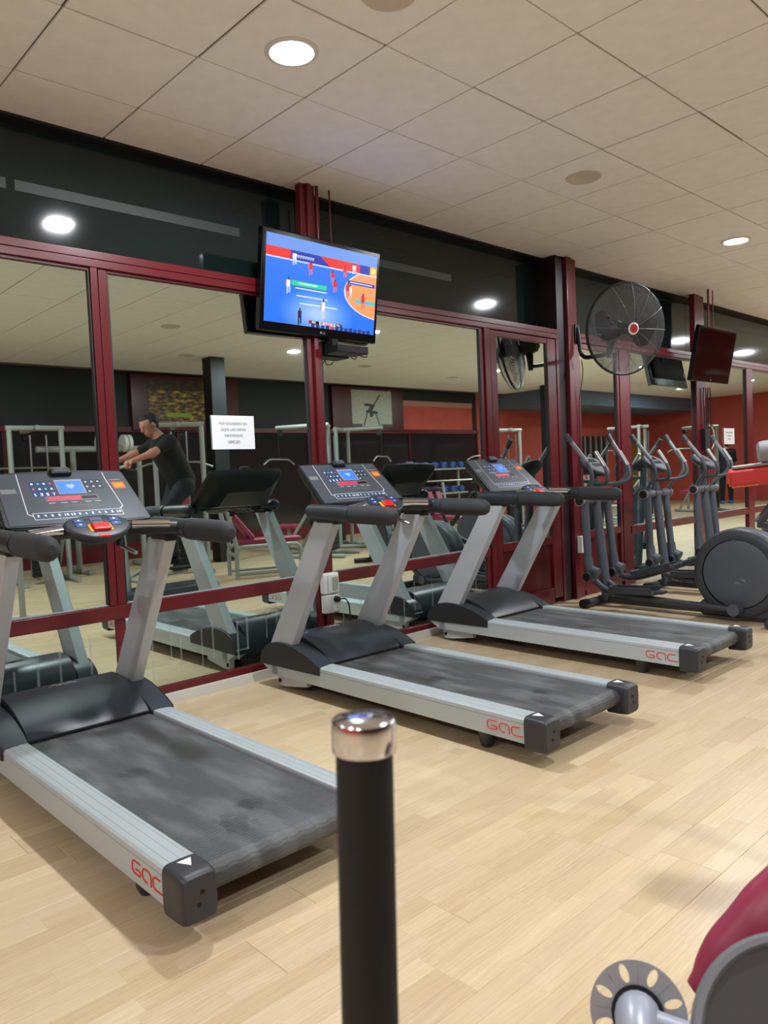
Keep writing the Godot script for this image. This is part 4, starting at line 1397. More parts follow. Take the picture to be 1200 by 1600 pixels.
# ---------------------------------------------------------------- wall fan
func build_fan() -> void:
	var hub := Vector3(4.814, 2.394, 0.733)
	var t := thing("wall_fan", "large black caged wall fan on an arm beside the red column", "fan", hub)
	# facing out into the room and a little towards the treadmills, tipped down
	var bs := Basis(Vector3.UP, deg_to_rad(-24.0)) * Basis(Vector3.RIGHT, deg_to_rad(9.0))
	var xf := Transform3D(bs, Vector3.ZERO)
	var r := 0.385
	var cage := Geo.new()
	var prof := func(a: float, side: float) -> Vector2:
		# radius and depth along the bowl of the guard
		return Vector2(sin(a) * r, side * (0.035 + 0.075 * (1.0 - pow(sin(a), 3.0))))
	for side in [-1.0, 1.0]:
		for k in 44:
			var rad := 0.055 + (r - 0.06) * k / 44.0
			var a := asin(rad / r)
			var p: Vector2 = prof.call(a, side)
			var ringp: Array = []
			for i in 49:
				var an := TAU * i / 48.0
				ringp.append(xf * Vector3(cos(an) * p.x, sin(an) * p.x, p.y))
			cage.tube(ringp, 0.0015, 4, false)
		for i in 12:
			var an := TAU * i / 12.0
			var path: Array = []
			for k in 9:
				var p: Vector2 = prof.call(lerpf(asin(0.1), PI / 2, k / 8.0), side)
				path.append(xf * Vector3(cos(an) * p.x, sin(an) * p.x, p.y * 1.02))
			cage.tube(path, 0.0022, 5)
	put("guard", cage, mats.guard_grey, t, "round wire guard")
	var rim := Geo.new()
	var rp: Array = []
	for i in 57:
		var an := TAU * i / 56.0
		rp.append(xf * Vector3(cos(an) * r, sin(an) * r, 0.0))
	rim.tube(rp, 0.011, 8, false)
	put("guard_rim", rim, mats.fan_black, t)
	# broad blades
	for k in 2:
		var bl := Geo.new()
		var rings: Array = []
		for i in 7:
			var q := i / 6.0
			var rad := lerpf(0.05, 0.30, q)
			var half := lerpf(0.40, 0.85, sin(q * PI * 0.75)) * (1.0 - 0.35 * pow(q, 4.0))
			var ring: Array = []
			for j in 8:
				var u := j / 7.0 * 2.0 - 1.0
				var an: float = PI * k - 0.10 + u * half * 0.75
				ring.append(xf * Vector3(cos(an) * rad, sin(an) * rad, u * 0.045 + 0.002))
			for j in 8:
				var u := (7 - j) / 7.0 * 2.0 - 1.0
				var an: float = PI * k - 0.10 + u * half * 0.75
				ring.append(xf * Vector3(cos(an) * rad, sin(an) * rad, u * 0.045 - 0.002))
			rings.append(ring)
		bl.loft(rings)
		put("blade", bl, mats.blade_black, t)
	put("hub", pipe([xf * Vector3(0, 0, -0.03), xf * Vector3(0, 0, 0.06)], 0.055, 20), mats.fan_black, t)
	var cap := Geo.new()
	cap.lathe([Vector2(0.0, 0.0), Vector2(0.052, 0.0), Vector2(0.052, 0.006), Vector2(0.046, 0.010), Vector2(0.0, 0.012)], xf * Transform3D(Basis(Vector3.RIGHT, PI / 2), Vector3(0, 0, 0.106)), 24)
	var cp := put("badge", cap, mats.sticker, t)
	var cap2 := Geo.new()
	cap2.lathe([Vector2(0.0, 0.0), Vector2(0.038, 0.0), Vector2(0.036, 0.003), Vector2(0.0, 0.003)], xf * Transform3D(Basis(Vector3.RIGHT, PI / 2), Vector3(0, 0, 0.1175)), 24)
	put("badge_centre", cap2, mats.fan_red, cp, "red badge centre")
	# motor, tilt knuckle and bracket arm
	var mo := Geo.new()
	mo.lathe([Vector2(0.0, 0.0), Vector2(0.05, 0.0), Vector2(0.085, 0.03), Vector2(0.092, 0.10), Vector2(0.08, 0.17), Vector2(0.04, 0.20), Vector2(0.0, 0.20)], xf * Transform3D(Basis(Vector3.RIGHT, -PI / 2), Vector3(0, 0, -0.10)), 24)
	put("motor", mo, mats.fan_black, t)
	put("knuckle", pipe([Vector3(4.93, 2.40, 0.59) - hub, Vector3(4.892, 2.311, 0.545) - hub, Vector3(4.878, 2.18, 0.53) - hub], [0.045, 0.036, 0.024], 12), mats.fan_black, t)
	put("arm", pipe(round_path([Vector3(4.88, 2.215, 0.53) - hub, Vector3(4.90, 2.215, 0.40) - hub, Vector3(4.935, 2.225, 0.215) - hub, Vector3(4.935, 2.51, 0.185) - hub], 0.09, 6), 0.019, 12), mats.fan_black, t)
	put("wall_plate", span(Vector3(4.90, 2.36, 0.166) - hub, Vector3(4.97, 2.54, 0.186) - hub, 0.004), mats.fan_black, t)
	put("cord", pipe(round_path([Vector3(4.93, 2.21, 0.22) - hub, Vector3(4.99, 2.10, 0.20) - hub, Vector3(4.97, 1.85, 0.155) - hub, Vector3(4.96, 0.62, 0.15) - hub], 0.1, 5), 0.004, 6), mats.black_rubber, t)


# ---------------------------------------------------------------- things on the wall and the ceiling
func build_wall_bits() -> void:
	# paper notices
	var s := thing("paper_notice", "white notice with four lines of text taped to the mirror", "notice", Vector3(1.2475, 1.532, 0.1165), 0.0)
	put("sheet", bx(Vector3.ZERO, Vector3(0.297, 0.202, 0.0012)), mats.paper, s)
	var rows := ["POR SEGURIDAD NO", "DEJEN LAS CINTAS", "ENCENDIDAS", "GRACIAS"]
	for i in 4:
		var o := put("printed_line", text_mesh(rows[i], 0.0215), mats.ink, s)
		o.position = Vector3(0.0, 0.052 - i * 0.036, 0.001)
	put("underline", bx(Vector3(0.0, -0.0665, 0.001), Vector3(0.083, 0.0013, 0.0006)), mats.ink, s)
	var s2 := thing("paper_notice", "small upright white notice on the mirror beyond the cross trainers", "notice", Vector3(8.375, 1.523, 0.1165), 0.0)
	put("sheet", bx(Vector3.ZERO, Vector3(0.305, 0.197, 0.0012)), mats.paper, s2)
	for i in 3:
		put("printed_line", bx(Vector3(0.0, 0.045 - i * 0.04, 0.001), Vector3(0.2 - 0.05 * i, 0.012, 0.0006)), mats.print_grey, s2)
	# sockets on the middle post
	var k := thing("power_socket", "white double power socket with a black plug on the post", "socket", Vector3(1.885, 0.400, 0.153))
	put("housing", bx(Vector3(0, 0, 0.026), Vector3(0.128, 0.125, 0.052), 0.008), mats.white_plastic, k)
	put("face_plate", bx(Vector3(0.018, 0, 0.053), Vector3(0.080, 0.112, 0.006), 0.003), mats.white_plastic, k)
	put("outlet", pipe([Vector3(0.022, -0.028, 0.054), Vector3(0.022, -0.028, 0.058)], 0.021, 20), mats.paper, k)
	put("outlet_hole", pipe([Vector3(0.029, -0.026, 0.057), Vector3(0.029, -0.026, 0.0586)], 0.004, 8), mats.hole_black, k)
	var pl := thing("power_plug", "black plug and lead in the white wall socket", "plug", Vector3(1.907, 0.430, 0.213))
	put("plug_body", pipe([Vector3(0, 0, -0.006), Vector3(0, 0, 0.018), Vector3(0.012, -0.002, 0.03)], [0.021, 0.019, 0.012], 14), mats.black_plastic, pl)
	put("lead", pipe(round_path([Vector3(0.005, 0.0, 0.024), Vector3(0.06, 0.0, 0.028), Vector3(0.095, -0.06, 0.02), Vector3(0.10, -0.2, 0.012), Vector3(0.10, -0.424, 0.01)], 0.05, 6), 0.0045, 8), mats.black_rubber, pl)
	var k2 := thing("breaker_box", "white breaker box with a clear flap above the wall socket", "breaker box", Vector3(1.882, 0.535, 0.153))
	put("housing", bx(Vector3(0, 0, 0.026), Vector3(0.128, 0.138, 0.052), 0.008), mats.white_plastic, k2)
	put("flap_frame", bx(Vector3(0.018, 0, 0.053), Vector3(0.075, 0.118, 0.008), 0.003), mats.white_plastic, k2)
	put("flap", bx(Vector3(0.022, -0.002, 0.0575), Vector3(0.048, 0.092, 0.003), 0.001), mats.clear_window, k2)
	put("hinge_slot", bx(Vector3(-0.035, 0, 0.0525), Vector3(0.004, 0.11, 0.002)), mats.print_grey, k2)
	var k3 := thing("wall_socket", "single white socket box low on the red steel column", "socket", Vector3(4.885, 0.508, 0.166))
	put("housing", bx(Vector3(0.01, 0, 0.025), Vector3(0.10, 0.155, 0.05), 0.006), mats.white_plastic, k3)
	put("face_plate", bx(Vector3(0.03, -0.01, 0.05), Vector3(0.05, 0.10, 0.006), 0.002), mats.paper, k3)
	# cable bundle on the post under the dark television
	var cb := thing("cable_bundle", "bundle of loose cables hanging down the post under the dark television", "cables", Vector3(7.62, 1.3, 0.146))
	for i in 4:
		var pts: Array = []
		for j in 8:
			pts.append(Vector3(-0.05 + i * 0.035 + rng.randf_range(-0.02, 0.02), 0.78 - j * 0.13, 0.02 + 0.01 * i))
		put("cable", pipe(round_path(pts, 0.05, 3), 0.006, 6), mats.black_rubber, cb)
	put("cable", pipe(round_path([Vector3(0.02, 0.36, 0.03), Vector3(0.16, 0.30, 0.04), Vector3(0.17, 0.12, 0.04), Vector3(0.06, 0.04, 0.03)], 0.09, 5), 0.007, 6), mats.white_plastic, cb)
	put("junction_box", span(Vector3(-0.09, 0.05, 0.0), Vector3(0.03, 0.3, 0.05), 0.005), mats.black_plastic, cb)
	# ceiling loudspeakers and vents
	var g := Geo.new()
	g.lathe([Vector2(0.0, 0.006), Vector2(0.085, 0.006), Vector2(0.09, 0.009), Vector2(0.112, 0.008), Vector2(0.118, 0.0)], Transform3D(Basis(Vector3.RIGHT, PI), Vector3.ZERO), 28)
	var gm := g.mesh()
	for q in [[3.295, 1.308, "round beige ceiling grille above the middle of the treadmill row"], [0.953, 1.90, "round beige ceiling grille cut by the picture's upper edge"], [3.3, 4.65, "round ceiling grille mirrored above the person"], [4.5, 6.45, "round ceiling grille mirrored over the black column"], [7.75, 6.1, "round ceiling grille mirrored above the white action poster"], [10.5, 6.5, "round ceiling grille mirrored before the pink soffit band"]]:
		var o := put("ceiling_grille", gm, mats.speaker_grille)
		o.position = Vector3(q[0], CEIL + 0.0005, q[1])
		tag(o, q[2], "ceiling grille", "round ceiling grilles")


# ---------------------------------------------------------------- close to the camera
func build_near_things() -> void:
	# upright machine handle with a polished cap
	var hb := thing("machine_handle", "black padded upright handle with a polished chrome cap", "handle", Vector3(-0.99, 0.0, 3.757))
	var topp := Vector3(0.0370, 1.094, -0.004)
	var low := Vector3(0.0, 0.03, 0.0)
	var dirv := (topp - low).normalized()
	put("padded_sleeve", pipe([low + dirv * 0.3, topp - dirv * 0.029], 0.0181, 28), mats.black_rubber, hb)
	put("tube", pipe([low, low + dirv * 0.32], 0.014, 16), mats.tube_grey, hb)
	put("floor_plate", span(Vector3(-0.06, 0.0, -0.06), Vector3(0.06, 0.03, 0.06), 0.004), mats.tube_grey, hb)
	var cap := Geo.new()
	cap.lathe([Vector2(0.0188, 0.0), Vector2(0.0203, 0.001), Vector2(0.0203, 0.0190), Vector2(0.0200, 0.0204), Vector2(0.0190, 0.0214), Vector2(0.006, 0.0226), Vector2(0.0030, 0.0226), Vector2(0.0028, 0.0205), Vector2(0.0, 0.0205)], axis(topp - dirv * 0.030, topp), 40, 60.0)
	put("chrome_cap", cap, mats.cap_chrome, hb, "polished chrome end cap")
	# leg machine: slotted cam, tube, pad, dark pulley guard
	var m := thing("leg_machine", "leg machine with a slotted grey cam, maroon pad and dark round guard", "gym machine", Vector3(-0.45, 0.0, 3.70))
	var cen := Vector3(-0.020, 0.590, -0.037)
	var nrm := (Vector3(-0.81, 0.55, 0.40) + Vector3(0.0, -0.12, 0.0)).normalized()
	var cf := axis(cen, cen + nrm)
	var cam := Geo.new()
	slotted_disc(cam, cf, 0.055, 0.006)
	put("slotted_cam", cam, mats.plate_grey, m, "grey metal disc with oval slots")
	put("cam_collar", pipe([cen + nrm * 0.003, cen + nrm * 0.010], 0.030, 24), mats.hole_black, m)
	put("cam_axle", pipe([cen + nrm * 0.004, cen + nrm * 0.030, cen + nrm * 0.052 + Vector3(-0.004, -0.02, 0.004)], [0.026, 0.025, 0.022], 20), mats.tube_grey, m)
	put("lever", pipe([cen + nrm * 0.03, cen + nrm * 0.03 + Vector3(0.10, -0.045, 0.16)], 0.0155, 16), mats.tube_grey, m)
	var pad := Geo.new()
	var rings: Array = []
	var a := Vector3(0.070, 0.574, 0.006)
	var b := Vector3(0.28, 0.83, 0.22)
	for i in 31:
		var q := i / 30.0
		var k := pow(clampf(sin(PI * clampf(q, 0.02, 0.98)), 0.0, 1.0), 0.28)
		var c := a.lerp(b, q)
		var along := (b - a).normalized()
		var side := Vector3(0.68, 0.0, 0.73)
		side = (side - along * side.dot(along)).normalized()
		var up := along.cross(side)
		var ring: Array = []
		for j in 28:
			var an := TAU * j / 28.0
			var wob := 1.0 + 0.012 * sin(an * 3.0 + q * 11.0) + 0.012 * sin(q * 34.0 + an)
			ring.append(c + (side * cos(an) * 0.078 + up * sin(an) * 0.046) * k * wob)
		rings.append(ring)
	pad.loft(rings)
	put("maroon_pad", pad, mats.maroon_vinyl, m, "creased maroon vinyl cushion")
	var gc := Vector3(-0.172, 0.752, 0.205)
	var gn := (Vector3(-0.55, 0.62, 0.28)).normalized()
	var gf := axis(gc, gc + gn)
	var gd := Geo.new()
	gd.lathe([Vector2(0.0, 0.004), Vector2(0.086, 0.004), Vector2(0.088, 0.0), Vector2(0.088, -0.02), Vector2(0.0, -0.02)], gf, 48, 40.0)
	var go := put("round_guard", gd, mats.disc_dark, m, "dark round guard")
	var gr := Geo.new()
	gr.lathe([Vector2(0.084, 0.004), Vector2(0.086, 0.008), Vector2(0.091, 0.008), Vector2(0.095, 0.002), Vector2(0.095, -0.022), Vector2(0.088, -0.024)], gf, 48, 40.0)
	put("guard_rim", gr, mats.trainer_light, go, "paler grey rim")
	put("guard_axle", pipe([gc - gn * 0.02, gc - gn * 0.16, Vector3(0.0, 0.56, 0.20)], 0.018, 14), mats.tube_grey, m)
	put("upright", pipe([Vector3(0.06, 0.0, 0.20), Vector3(0.06, 0.62, 0.20)], 0.03, 14), mats.tube_grey, m)
	put("cam_support", pipe([Vector3(0.06, 0.52, 0.20), Vector3(0.0, 0.565, -0.02)], 0.022, 14), mats.tube_grey, m)
	put("pad_support", pipe([Vector3(0.06, 0.60, 0.20), Vector3(0.14, 0.68, 0.10)], 0.02, 14), mats.tube_grey, m)
	put("foot_bar", pipe([Vector3(-0.15, 0.03, 0.20), Vector3(0.35, 0.03, 0.20)], 0.03, 14), mats.tube_grey, m)
	# machine with the worn red pad at the picture's edge
	var base := Vector3(0.98, 0.0, 3.52)
	var r := thing("red_pad_machine", "gym machine with a worn red pad and a pale grey roller", "gym machine", base)
	var ax := Vector3(0.42, 0.085, 0.90).normalized()
	var az := Vector3(-0.90, 0.0, 0.42).normalized()
	var pf := Transform3D(Basis(ax, az.cross(ax).normalized(), az), Vector3(0.763, 1.185, 3.266) - base - az * 0.05)
	put("red_pad", bx(Vector3(0.15, 0.0, 0.0), Vector3(0.30, 0.050, 0.10), 0.012, pf), mats.red_vinyl, r, "worn red vinyl pad")
	put("pad_board", bx(Vector3(0.155, 0.028, 0.0), Vector3(0.28, 0.008, 0.088), 0.003, pf), mats.machine_grey, r)
	for i in 6:
		put("worn_patch", bx(Vector3(0.012 + i * 0.011, -0.0232 + 0.0006 * (i % 3), 0.0468 + 0.0006 * (i % 2)), Vector3(0.010, 0.0026, 0.004), 0.001, pf), mats.worn_foam, r, "torn edge showing yellow foam")
	for i in 3:
		put("worn_patch", bx(Vector3(0.0035, -0.018 + i * 0.008, 0.0445 - i * 0.001), Vector3(0.003, 0.006, 0.004), 0.001, pf), mats.worn_foam, r)
	var rl := Geo.new()
	rl.lathe([Vector2(0.0, 0.0), Vector2(0.020, 0.0), Vector2(0.027, 0.005), Vector2(0.0285, 0.014), Vector2(0.0285, 0.27), Vector2(0.020, 0.28), Vector2(0.0, 0.28)], pf * Transform3D(Basis(Vector3(0, 0, 1), -PI / 2), Vector3(0.078, 0.060, 0.03)), 28, 40.0)
	put("roller", rl, mats.roller_grey, r, "pale grey foam roller")
	put("roller_post", pipe([pf * Vector3(0.2, 0.02, 0.02), pf * Vector3(0.2, 0.08, 0.03)], 0.010, 10), mats.machine_grey, r)
	put("arm", pipe(round_path([pf * Vector3(0.062, -0.125, 0.02), pf * Vector3(0.118, -0.060, 0.02), pf * Vector3(0.22, -0.02, 0.0)], 0.03, 4), 0.012, 12), mats.trainer_dark, r)
	put("upright", pipe([Vector3(0.10, 0.03, 0.14), Vector3(0.10, 1.19, 0.14)], 0.028, 14), mats.machine_grey, r)
	put("pad_carrier", pipe([Vector3(0.10, 1.16, 0.14), pf * Vector3(0.27, -0.01, 0.0)], 0.018, 12), mats.machine_grey, r)
	put("arm_link", pipe([Vector3(0.10, 0.95, 0.14), pf * Vector3(0.062, -0.125, 0.02)], 0.012, 12), mats.trainer_dark, r)
	put("foot_bar", pipe([Vector3(-0.05, 0.03, 0.32), Vector3(0.30, 0.03, 0.0)], 0.03, 14), mats.machine_grey, r)


func slotted_disc(g: Geo, xf: Transform3D, r: float, thick: float) -> void:
	# a flat ring-shaped plate made of sectors so that the oval slots stay open
	var slots := 8
	var mid := 0.042
	var hl := 0.0105
	var hw := 0.0052
	var steps := 16
	for e in [-1.0, 1.0]:
		var y: float = thick * 0.5 * e
		var nn: Vector3 = xf.basis.y * e
		for s in slots:
			var a0 := TAU * s / slots
			var a1 := TAU * (s + 1) / slots
			var ac := (a0 + a1) * 0.5
			var P := func(q: Vector2) -> Vector3: return xf * Vector3(q.x, y, q.y)
			# outline of the sector and of the slot, matched point by point
			var outer: Array = []
			var inner: Array = []
			var c := Vector2(cos(ac), sin(ac)) * mid
			var er := Vector2(cos(ac), sin(ac))
			var et := Vector2(-sin(ac), cos(ac))
			for i in steps:
				var th := TAU * i / steps
				inner.append(c + er * cos(th) * hl + et * sin(th) * hw)
				# ray from the slot's middle to the sector's border
				var d := er * cos(th) + et * sin(th) * 1.6
				var t := 0.0
				while t < 0.06:
					t += 0.0004
					var q := c + d * t
					var rad := q.length()
					var da := absf(wrapf(q.angle() - ac, -PI, PI))
					if rad > r or rad < 0.018 or da > (a1 - a0) * 0.5:
						break
				outer.append(c + d * t)
			for i in steps:
				var j := (i + 1) % steps
				g.quad(P.call(outer[i]), P.call(outer[j]), P.call(inner[j]), P.call(inner[i]), nn, nn, nn, nn)
			for corner in [[a0, r], [a1, r], [a0, 0.018], [a1, 0.018]]:
				var q: Vector2 = Vector2(cos(corner[0]), sin(corner[0])) * corner[1]
				var best := [1e9, 0]
				for i in steps:
					var dd: float = q.distance_to(outer[i]) + q.distance_to(outer[(i + 1) % steps])
					if dd < best[0]:
						best = [dd, i]
				g.tri(P.call(q), P.call(outer[best[1]]), P.call(outer[(best[1] + 1) % steps]), nn, nn, nn)
			if e > 0:
				for i in steps:
					var j := (i + 1) % steps
					var lo := Vector3(0, -thick, 0)
					var p0 := Vector3(inner[i].x, y, inner[i].y)
					var p1 := Vector3(inner[j].x, y, inner[j].y)
					var n2: Vector3 = xf.basis * Vector3(c.x - inner[i].x, 0, c.y - inner[i].y).normalized()
					g.quad(xf * p0, xf * p1, xf * (p1 + lo), xf * (p0 + lo), n2, n2, n2, n2)
	for i in 64:
		var a := TAU * i / 64.0
		var b := TAU * (i + 1) / 64.0
		var na: Vector3 = xf.basis * Vector3(cos(a), 0, sin(a))
		var nb: Vector3 = xf.basis * Vector3(cos(b), 0, sin(b))
		var h := thick * 0.5
		g.quad(xf * Vector3(cos(a) * r, -h, sin(a) * r), xf * Vector3(cos(b) * r, -h, sin(b) * r), xf * Vector3(cos(b) * r, h, sin(b) * r), xf * Vector3(cos(a) * r, h, sin(a) * r), na, nb, nb, na)
	g.tube([xf * Vector3(0, -thick * 0.5, 0), xf * Vector3(0, thick * 0.5, 0)], 0.019, 24)


# ---------------------------------------------------------------- the far side of the gym, seen in the mirrors
func poster_picture(kind: int) -> StandardMaterial3D:
	var w := 256
	var h := 192
	var im := Image.create(w, h, false, Image.FORMAT_RGB8)
	var f := FastNoiseLite.new()
	f.seed = 60 + kind
	f.noise_type = FastNoiseLite.TYPE_CELLULAR
	f.frequency = 0.05
	f.fractal_octaves = 3
	for y in h:
		for x in w:
			var k := clampf(f.get_noise_2d(x * 0.8, y * 1.6) * 0.9 + 1.05, 0.0, 1.0)
			if kind == 0:
				im.set_pixel(x, y, Color(0.17, 0.11, 0.06).lerp(Color(0.95, 0.78, 0.34), clampf((k - 0.35) * 1.7, 0.0, 1.0) * (0.35 if y < h / 4 else 1.0)))
			else:
				im.set_pixel(x, y, Color(0.66, 0.66, 0.60).lerp(Color(0.74, 0.74, 0.70), k))
	if kind == 0:
		px(im, 0.45, 0.78, 0.78, 0.88, Color(0.55, 0.62, 0.12))
	else:
		var dark := Color(0.20, 0.17, 0.15)
		for q in [[0.30, 0.12, 0.47, 0.42], [0.47, 0.42, 0.66, 0.40], [0.50, 0.45, 0.56, 0.56], [0.40, 0.62, 0.62, 0.58], [0.42, 0.62, 0.32, 0.98], [0.62, 0.60, 0.72, 0.98], [0.50, 0.60, 0.53, 0.70]]:
			for i in 80:
				var p := Vector2(q[0], q[1]).lerp(Vector2(q[2], q[3]), i / 79.0)
				var r := 0.012 if q[1] < 0.2 or q[3] > 0.9 else 0.035
				px(im, p.x - r, p.y - r, p.x + r, p.y + r, dark)
		px(im, 0.0, 0.93, 0.28, 1.0, Color(0.25, 0.28, 0.32))
		px(im, 0.76, 0.93, 1.0, 1.0, Color(0.25, 0.28, 0.32))
	var m := mat("poster_%d" % kind, Color.WHITE, 0.4)
	m.albedo_texture = ImageTexture.create_from_image(im)
	return m


func poster(label: String, x0: float, x1: float, y0: float, y1: float, inner: Array, kind: int) -> void:
	var t := thing("framed_poster", label, "poster", Vector3((x0 + x1) * 0.5, y0, Z1 - 0.02), 0.0)
	var o := t.position
	put("board", span(Vector3(x0, y0, Z1 - 0.10) - o, Vector3(x1, y1, Z1 - 0.022) - o, 0.006), mats.red_door, t, "broad red surround")
	var g := Geo.new()
	g.flat(Vector3(inner[1], inner[2], Z1 - 0.106) - o, Vector3(inner[0], inner[2], Z1 - 0.106) - o, Vector3(inner[0], inner[3], Z1 - 0.106) - o, Vector3(inner[1], inner[3], Z1 - 0.106) - o, Vector3(0, 0, -1))
	g.box(Vector3((inner[0] + inner[1]) * 0.5, (inner[2] + inner[3]) * 0.5, Z1 - 0.102) - o, Vector3(inner[1] - inner[0], inner[3] - inner[2], 0.006))
	put("picture", g, poster_picture(kind), t)


func build_far_things() -> void:
	poster("large red-framed poster of yellow rocks seen in the mirror", 4.5, 6.6, 2.17, CEIL - 0.01, [4.80, 6.25, 2.32, 3.05], 0)
	poster("red-framed pale poster with a dark leaping figure in the mirror", 8.87, 10.93, 2.2, CEIL - 0.01, [9.39, 10.56, 2.29, 3.07], 1)
	var ex := thing("exit_sign", "small red sign on the far red wall", "sign", Vector3(20.6, 2.1, Z1 - 0.03))
	put("box", bx(Vector3.ZERO, Vector3(0.5, 0.25, 0.05), 0.005), mats.exit_red, ex)
	# cable tower
	var mg: Material = mats.machine_grey
	var t := thing("cable_tower", "grey cable machine with a weight stack mirrored beside the person", "gym machine", Vector3(3.9, 0, 5.75), 0.4, "grey cable machines across the room")
	for s in [-1.0, 1.0]:
		put("upright", pipe([Vector3(0.32 * s, 0.02, 0), Vector3(0.32 * s, 2.05, 0)], 0.034, 10), mg, t)
		put("foot", pipe([Vector3(0.32 * s, 0.035, -0.45), Vector3(0.32 * s, 0.035, 0.75)], 0.034, 10), mg, t)
		put("brace", pipe([Vector3(0.32 * s, 0.9, 0.0), Vector3(0.32 * s, 0.05, 0.6)], 0.026, 8), mg, t)
		put("guide_rod", pipe([Vector3(0.10 * s, 0.05, -0.12), Vector3(0.10 * s, 1.95, -0.12)], 0.011, 8), mats.steel, t)
	put("top_beam", pipe([Vector3(-0.36, 2.05, 0), Vector3(0.36, 2.05, 0)], 0.036, 10), mg, t)
	put("top_arm", pipe([Vector3(0, 2.05, -0.15), Vector3(0, 2.05, 0.75)], 0.036, 10), mg, t)
	for i in 9:
		put("weight_plate", bx(Vector3(0, 0.12 + i * 0.052, -0.12), Vector3(0.34, 0.046, 0.11), 0.004), mats.black_plastic, t)
	put("pulley", pipe([Vector3(-0.02, 1.97, 0.68), Vector3(0.02, 1.97, 0.68)], 0.05, 14), mats.black_plastic, t)
	put("cable", pipe([Vector3(0, 1.95, 0.72), Vector3(0, 1.55, 0.72)], 0.006, 6), mats.black_rubber, t)
	put("pull_bar", pipe(round_path([Vector3(-0.55, 1.47, 0.72), Vector3(-0.35, 1.55, 0.72), Vector3(0.35, 1.55, 0.72), Vector3(0.55, 1.47, 0.72)], 0.08, 4), 0.015, 10), mats.steel, t)
	put("seat", bx(Vector3(0, 0.48, 0.62), Vector3(0.30, 0.07, 0.36), 0.025), mats.maroon_vinyl, t)
	put("seat_post", pipe([Vector3(0, 0.03, 0.62), Vector3(0, 0.46, 0.62)], 0.03, 10), mg, t)
	put("back_pad", bx(Vector3(0, 0.95, 0.06), Vector3(0.26, 0.5, 0.07), 0.025), mats.maroon_vinyl, t)
	copy_of(t, "grey cable machine with a maroon seat mirrored near the notice", Vector3(6.2, 0, 5.5), -0.5)
	copy_of(t, "grey cable machine mirrored over the middle treadmill's console", Vector3(7.4, 0, 6.4), 2.6)
	copy_of(t, "grey cable machine mirrored left of the narrow door", Vector3(11.6, 0, 6.0), 0.2)
	copy_of(t, "grey cable machine mirrored deep behind the cross trainers", Vector3(14.6, 0, 4.6), -0.3)
	copy_of(t, "grey cable machine mirrored in the pane over the nearest console", Vector3(2.3, 0, 6.6), 0.1)
	copy_of(t, "grey cable machine mirrored beside the dark-clothed standing person", Vector3(17.0, 0, 4.2), 0.3)
	# bench with a bent tube frame
	var b := thing("weight_bench", "grey tube-framed bench with a maroon seat mirrored between the treadmills", "bench", Vector3(4.35, 0, 4.45), 0.35, "grey tube-framed benches across the room")
	for s in [-1.0, 1.0]:
		put("side_frame", pipe(round_path([Vector3(-0.42, 0.0, 0.24 * s), Vector3(-0.42, 0.40, 0.24 * s), Vector3(0.42, 0.40, 0.24 * s), Vector3(0.42, 0.0, 0.24 * s)], 0.1, 5), 0.027, 10), mg, b)
		put("floor_bar", pipe([Vector3(-0.42, 0.06, 0.24 * s), Vector3(0.42, 0.06, 0.24 * s)], 0.022, 10), mg, b)
		put("rack_post", pipe([Vector3(-0.40, 0.35, 0.24 * s), Vector3(-0.55, 1.05, 0.24 * s)], 0.027, 10), mg, b)
	put("cross_bar", pipe([Vector3(-0.42, 0.30, -0.26), Vector3(-0.42, 0.30, 0.26)], 0.024, 10), mg, b)
	put("cross_bar", pipe([Vector3(0.42, 0.30, -0.26), Vector3(0.42, 0.30, 0.26)], 0.024, 10), mg, b)
	put("seat_pad", bx(Vector3(0.05, 0.455, 0), Vector3(0.85, 0.07, 0.28), 0.025), mats.maroon_vinyl, b)
	put("back_pad", bx(Vector3.ZERO, Vector3(0.6, 0.07, 0.28), 0.025, Transform3D(Basis(Vector3(0, 0, 1), -0.9), Vector3(-0.35, 0.72, 0))), mats.maroon_vinyl, b)
	put("barbell", pipe([Vector3(-0.55, 1.08, -0.85), Vector3(-0.55, 1.08, 0.85)], 0.014, 10), mats.steel, b)
	copy_of(b, "grey tube-framed bench mirrored under the pale leaping poster", Vector3(8.4, 0, 4.9), 1.9)
	copy_of(b, "grey tube-framed bench mirrored through the narrow door", Vector3(12.8, 0, 4.3), 0.8)
	# barbell rack behind the person: one long bar with white plates
	var rk := thing("barbell_rack", "barbell with white plates on a rack mirrored behind the person", "barbell rack", Vector3(3.5, 0, 7.2), 0.0)
	for s in [-0.5, 0.5]:
		put("upright", pipe([Vector3(s, 0.0, 0), Vector3(s, 1.78, 0)], 0.04, 10), mg, rk)
		put("foot", pipe([Vector3(s, 0.035, -0.4), Vector3(s, 0.035, 0.4)], 0.035, 10), mg, rk)
	put("bar", pipe([Vector3(-1.0, 1.80, 0.0), Vector3(1.0, 1.80, 0.0)], 0.045, 12), mg, rk)
	for x in [-0.12, 0.25, 0.32]:
		put("plate", pipe([Vector3(x, 1.88, 0.0), Vector3(x + 0.05, 1.88, 0.0)], 0.13, 20), mats.white_plastic, rk)
	# dumbbell rack
	var dr := thing("dumbbell_rack", "two-shelf dumbbell rack mirrored against the far windows", "dumbbell rack", Vector3(11.2, 0, 7.9), 0.0)
	for s in [-1.0, 1.0]:
		put("upright", pipe([Vector3(1.1 * s, 0.0, 0.15), Vector3(1.1 * s, 1.4, 0.15)], 0.035, 10), mg, dr)
		put("foot", pipe([Vector3(1.1 * s, 0.035, -0.35), Vector3(1.1 * s, 0.035, 0.3)], 0.035, 10), mg, dr)
